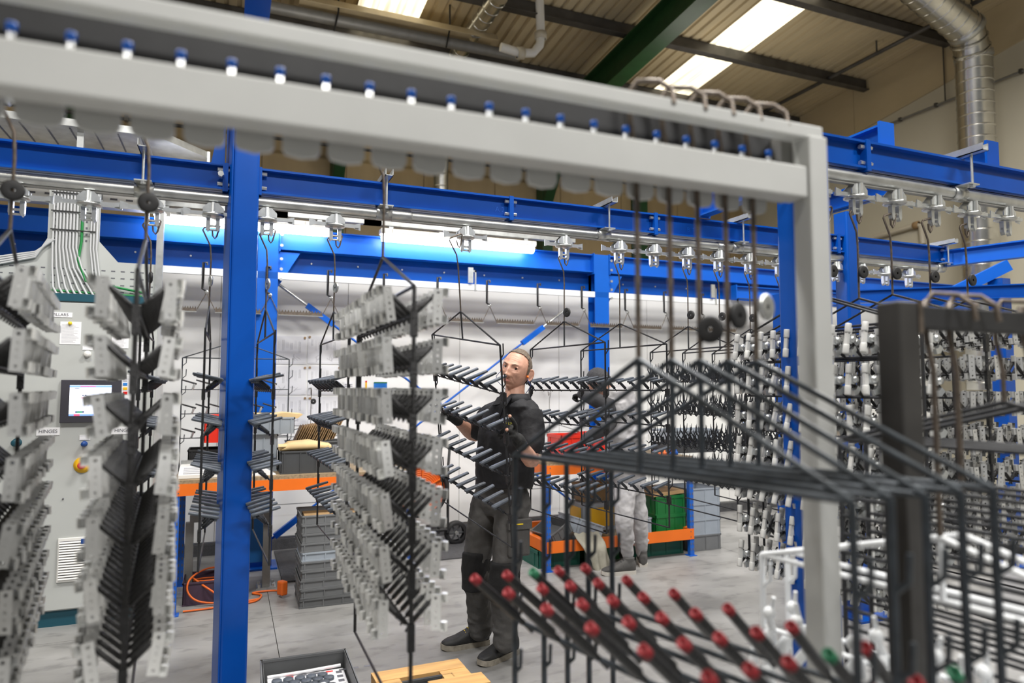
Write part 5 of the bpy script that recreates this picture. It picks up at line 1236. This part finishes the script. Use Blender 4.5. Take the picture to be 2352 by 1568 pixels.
for s in (1, -1):
    c = V((s*.031, .0712, .0095)); eo = MB().ball(HA @ c, .0122, 16).build('eye', 'eye_white', man, mo)
    g = ((V((0, 0, H))-HA @ c).normalized()+RH*-.06).normalized(); MB().lathe([(0, .0126), (.0062, .0118), (.0064, .0105), (0, .009)], HA @ c, g, 14).build('iris', 'iris', eo, mo)
    MB().tube([HA @ V((s*(.014+.034*k/5), .099-.010*(k/5)**2*1.8+.001, .027+.006*math.sin(k/5*2.6))) for k in range(6)], [.0008, .0016, .002, .0018, .0014, .0006], 6).build('eyebrow', 'hair', man, mo)
lp = MB()
for zz_, hh in ((-.0575, .0032), (-.0645, .0038)):
    lp.tube([HA @ V((x, .0992+.0045*math.cos(x*55)-(abs(x)/.024)**2*.008, zz_-(abs(x)/.024)**2*.002*(-1 if zz_ < -.06 else 1))) for x in (-.022, -.014, -.006, 0, .006, .014, .022)], [.0008, hh*.8, hh, hh, hh, hh*.8, .0008], 8)
lp.build('lips', 'lips', man, mo)
def keep(c):
    ax_ = abs(c.x)
    if c.y < -.028: return c.z > -.070
    if c.z < -.018: return False
    q = min(1, max(0, (c.z-.065)/.04)); q = q*q*(3-2*q)
    return c.y < .021-.10*max(0, c.z-.015)*(1-q)+q*(.040-.42*max(0, ax_-.012))+.002*math.sin(ax_*900+c.z*700)
hair_patch(HA, keep, .0048).build('hair', 'hair', man, mo)
for s in (1, -1):
    c = HA @ V((s*.079, .012, -.018)); MB().lathe([(0, -.008), (.005, -.006), (.007, .004), (.004, .012), (0, .013)], c, HA.to_3x3() @ V((s*.8, .5, -.3)), 10).build('ear_plug', 'ear_orange', man, mo)
    q = HA @ V((s*.09, .02, -.035)); e = HA @ V((s*.10, .0, -.085)); z_ = neck+Xh*-s*-.0+(-FC)*.03-Z*.0
    MB().tube([c, q, q.lerp(e, .5)+(HA.to_3x3() @ V((s*.015, 0, 0))), e, e.lerp(z_, .45)-Z*.02, z_-Z*.01], .0018, 6).build('ear_cord', 'cord_blue', man, mo)
# shirt
b = MB()
b.loft([(neck-Z*.012, LF, FC, .082, .070), (neck-Z*.030, LF, FC, .115, .085), (neck-Z*.06, LF, FC, .155, .10), (sh-Z*.03, LF, FC, .185, .115), (P(1170, 975, 3.84), LF, FC, .195, .128), (P(1164, 1020, 3.83), LF, FC, .186, .138), (P(1159, 1065, 3.84), LF, FC, .182, .142), (P(1158, 1098, 3.87), LF, FC, .182, .140), (P(1157, 1114, 3.88), LF, FC, .180, .138)], 28, 2.3)
m1 = shl.lerp(ell, .62); m2 = shr.lerp(elr, .70)
limb(b, [(shl-LF*.05, .074), (shl, .072), (shl.lerp(m1, .5), .073), (m1, .071)]); limb(b, [(shr+LF*.05, .072), (shr, .070), (shr.lerp(m2, .5), .070), (m2, .069)])
fuse(b, 'shirt', 'shirt_black', man, mo, .007, 5, (.026, .085))
# collar
cl = MB(); N = 40
def cp(a, r, z): return neck+FC*math.cos(a)*r*.068+LF*math.sin(a)*r*.078+Z*z
prof = [(.98, -.03), (1.0, -.01), (1.02, .008), (1.08, .010), (1.2, -.008), (1.42, -.034)]
cl.add([cp(.5+(2*PI-1.0)*k/N, r, z) for k in range(N+1) for r, z in prof],
       [(k*6+j, k*6+j+1, k*6+j+7, k*6+j+6) for k in range(N) for j in range(5)], True)
for s in (1, -1):
    q = [neck+FC*.060+LF*s*.037+Z*.004, neck+FC*.075+LF*s*.062-Z*.01, neck+FC*.112+LF*s*.060-Z*.055, neck+FC*.098+LF*s*.014-Z*.045]
    cl.add(q, [(0, 1, 2, 3)])
o = cl.build('collar', 'shirt_black', man, mo); sm = o.modifiers.new('solid', 'SOLIDIFY'); sm.thickness = .006
c0 = P(1172, 985, 3.84)
MB().bar(neck+FC*.095-Z*.06, c0+FC*.131-Z*.03, .028, .006, FC).build('placket', 'shirt_black', man, mo)
for k in range(2): MB().disc((neck+FC*.1-Z*.07).lerp(c0+FC*.135, .25+.4*k), FC, .005, .004, 10).build('button', 'rubber_black', man, mo)
lo = c0+FC*.131+LF*.115+Z*.045
ux = (LF-FC*.75-Z*.35).normalized(); uy = (Z+LF*.3).normalized()
MB().box(lo, (.001, .001, .001)).build('logo_base', 'shirt_black', man, mo)
text('DEW', 'lettering', man, lo-ux*.018+FC*.004-mo, ux, uy, .019, 'logo_white'); text('ALT', 'lettering', man, lo+ux*.018+FC*.002-mo, ux, uy, .019, 'logo_yellow')
# trousers
b = MB(); hip = (hpl+hpr)/2
b.loft([(hip+Z*.17, LF, FC, .150, .108), (hip+Z*.09, LF, FC, .160, .114), (hip+Z*.03, LF, FC, .168, .118), (hip-Z*.05, LF, FC, .165, .112), (hip-Z*.10, LF, FC, .13, .09)], 24, 2.4)
for h_, k_, a_ in ((hpl, knl, anl), (hpr, knr, anr)):
    limb(b, [(h_-Z*.02, .100), (h_.lerp(k_, .5), .094), (k_, .080), (k_.lerp(a_, .4), .076), (a_+Z*.10, .071), (a_+Z*.025, .070)], 20)
    for j in range(5): b.ball(a_+Z*(.05+.035*j)+FC*.03*math.sin(j*2.1)+LF*.02*math.cos(j*1.7), .058, 10, (1, 1, .4))
fuse(b, 'trousers', 'trouser_grey', man, mo, .007, 3, (.030, .075))
for h_, k_, a_ in ((hpl, knl, anl), (hpr, knr, anr)):
    kd = (FC*.75-FH*.35).normalized(); sd = Z.cross(kd)
    up_, dn_ = k_.lerp(h_, .18), k_.lerp(a_, .36)
    rings = []
    for j in range(7):
        c = up_.lerp(dn_, j/6); rings.append((c+kd*.020, sd, kd, .084*(1-.04*abs(j-3)), .084))
    b = MB(); b.loft(rings, 22, 2.3); fuse(b, 'knee_pad', 'knee_black', man, mo, .008, 3, (.02, .06))
pk = hpl.lerp(knl, .52)+LF*.075-FH*.02
pd = (LF*.8+FC*.1-FH*.5).normalized(); ps = Z.cross(pd)
R_ = M((ps, pd, Z)).transposed()
pocket = MB().box(pk, (.13, .035, .18), R_).build('cargo_pocket', 'trouser_grey', man, mo, .014)
MB().box(pk+Z*.085+pd*.012, (.156, .03, .06), R_).build('pocket_flap', 'trouser_grey', pocket, (0, 0, 0), 0) if False else None
fl_ = MB().box(pk+Z*.085+pd*.014-mo, (.136, .030, .05), R_).build('pocket_flap', 'trouser_grey', pocket); fl_.location = -pocket.location+mo if False else (0, 0, 0)
MB().box(pk+Z*.088+pd*.030-ps*.01-mo, (.05, .003, .006), R_).build('pocket_mark', 'label_yellow', pocket)
shoe(man, hl, tl, mo); shoe(man, hr, tr_, mo)
# gloves
g = MB(); tgt = P(1172, 975, 3.16); dl = (P(1170, 975, 3.22)-wrl)
hand_into(g, wrl+(dl.normalized()*.02), dl, RH*-.8-FH*.4, Z, (.75, 1.0, .7), .98, .5, index=False, thumb_on=False)
limb(g, [(P(1184, 996, 3.28), .013), (P(1184, 976, 3.24), .0105), (P(1177, 963, 3.21), .0095), (P(1172, 958, 3.20), .009)], 10)
limb(g, [(P(1188, 1004, 3.31), .015), (P(1178, 994, 3.24), .0115), (P(1167, 988, 3.20), .0095)], 10)
limb(g, [(wrl-(dl.normalized()*.02), .033), (wrl+dl.normalized()*.03, .032)])
fuse(g, 'glove', 'glove_black', man, mo, .0042, 2)
g = MB(); dr = (P(1018, 940, 3.86)-wrr)
hand_into(g, wrr+dr.normalized()*.015, dr, FH*-.9-Z*.2, Z, (.5, .9, .8), .98, .5)
limb(g, [(wrr-dr.normalized()*.02, .033), (wrr+dr.normalized()*.03, .032)])
fuse(g, 'glove', 'glove_black', man, mo, .0042, 2)
MB().ball(P(1171, 955.5, 3.198), .0085, 10).build('fingertip', 'skin', man, mo); MB().ball(P(1164, 986.5, 3.19), .0085, 10).build('fingertip', 'skin', man, mo)

# ---- the person in light grey bending over the far bench
hl2, tl2 = at(1466, 1300, z=0), at(1478, 1306, z=0)
p2 = thing('person', 'person in light grey hooded top and joggers bending over the far bench', 'person', (3.1, 5.05, 0)); po = p2.location.copy()
F2 = (RH*-.85+FH*.5).normalized(); L2 = Z.cross(F2)
sh2, hp2 = P(1418, 925, 5.62), P(1443, 1095, 5.78)
kl, kr = P(1434, 1195, 5.62), P(1468, 1190, 5.84); al, ar = P(1442, 1280, 5.68), P(1474, 1275, 5.90)
hc2 = P(1376, 878, 5.64); F2h = (F2-Z*.5).normalized(); U2 = (Z+F2*.5).normalized(); X2 = U2.cross(F2h)
HA2 = M(((-X2.x, F2h.x, U2.x, hc2.x), (-X2.y, F2h.y, U2.y, hc2.y), (-X2.z, F2h.z, U2.z, hc2.z), (0, 0, 0, 1)))
b = MB(); head_into(b, HA2, 90, 70)
limb(b, [(HA2 @ V((0, -.03, -.07)), .052), (sh2+Z*.03, .058)])
UT = (sh2-hp2).normalized(); ST2 = UT.cross(L2).normalized()
b.loft([(sh2-UT*.03, L2, ST2, .13, .07), (sh2.lerp(hp2, .5), L2, ST2, .15, .10), (hp2, L2, ST2, .15, .10)], 20, 2.3)
sa, sb = sh2+L2*.15-UT*.04, sh2-L2*.15-UT*.04
e1, w1 = P(1362, 915, 5.42), P(1338, 905, 5.50); e2, w2 = P(1385, 985, 5.40), P(1345, 1008, 5.5)
for s_, e_, w_ in ((sa, e1, w1), (sb, e2, w2)): limb(b, [(s_, .042), (e_, .036), (w_, .027)])
for h_, k_, a_ in ((hp2+L2*.08, kl, al), (hp2-L2*.08, kr, ar)): limb(b, [(h_, .07), (k_, .048), (a_, .035)])
fuse(b, 'body', 'skin', p2, po, .006, 2)
hair_patch(HA2, lambda c: c.z > .05 or (c.y < .02 and c.z > -.05), .010).build('hair', 'sleeve_dark', p2, po)
for s in (1, -1): MB().ball(HA2 @ V((s*.031, .0725, .0095)), .0122, 10).build('eye', 'eye_white', p2, po)
b = MB(); b.loft([(sh2+UT*.06, L2, ST2, .09, .075), (sh2+UT*.01, L2, ST2, .20, .125), (sh2.lerp(hp2, .3), L2, ST2, .195, .135), (sh2.lerp(hp2, .65), L2, ST2, .19, .14), (hp2-UT*.02, L2, ST2, .18, .13), (hp2-UT*.06, L2, ST2, .165, .12)], 24, 2.3)
limb(b, [(sh2+UT*.07-F2*.04, .098), (sh2-UT*.05-F2*.10, .08)])
limb(b, [(sh2+UT*.07+L2*.06, .07), (sh2+UT*.07-L2*.06, .07)])
for j in range(6): b.ball(sh2.lerp(hp2, .35+.11*j)-F2*.05+L2*.06*math.sin(j*2), .12, 10, (1, 1, .35))
fuse(b, 'hooded_top', 'hoodie_grey', p2, po, .008, 4, (.04, .1))
b = MB(); limb(b, [(sa, .072), (e1, .058), (w1, .045)]); limb(b, [(sb, .072), (e2, .058), (w2, .045)]); fuse(b, 'sleeves', 'sleeve_dark', p2, po, .008, 3)
for w_, e_ in ((w1, e1), (w2, e2)):
    g = MB(); hand_into(g, w_, (w_-e_)+Z*-.05, Z*-1, FH, (1.1, 1.3, .9), .85); fuse(g, 'glove', 'glove_black', p2, po, .005, 2)
b = MB(); b.loft([(hp2+Z*.03, L2, F2, .165, .125), (hp2-Z*.06, L2, F2, .17, .125), (hp2-Z*.14, L2, F2, .13, .10)], 20, 2.3)
for h_, k_, a_ in ((hp2+L2*.085-Z*.05, kl, al), (hp2-L2*.085-Z*.05, kr, ar)):
    limb(b, [(h_, .094), (h_.lerp(k_, .5), .088), (k_, .074), (k_.lerp(a_, .5), .064), (a_+Z*.03, .050)], 18)
    for j in range(3): b.ball(a_+Z*(.09+.04*j)+F2*.012*(-1)**j, .058, 10, (1, 1, .4))
fuse(b, 'joggers', 'hoodie_grey', p2, po, .008, 3, (.034, .08))
shoe(p2, at(1466, 1316, z=0) if False else V((al.x, al.y, 0))-F2*.06, V((al.x, al.y, 0))+(RH*-.95-FH*.25), po, 'trouser_grey', 'sole_white')
shoe(p2, V((ar.x, ar.y, 0))-FH*.07, V((ar.x, ar.y, 0))+(RH*.12+FH*.9), po, 'trouser_grey', 'sole_white')
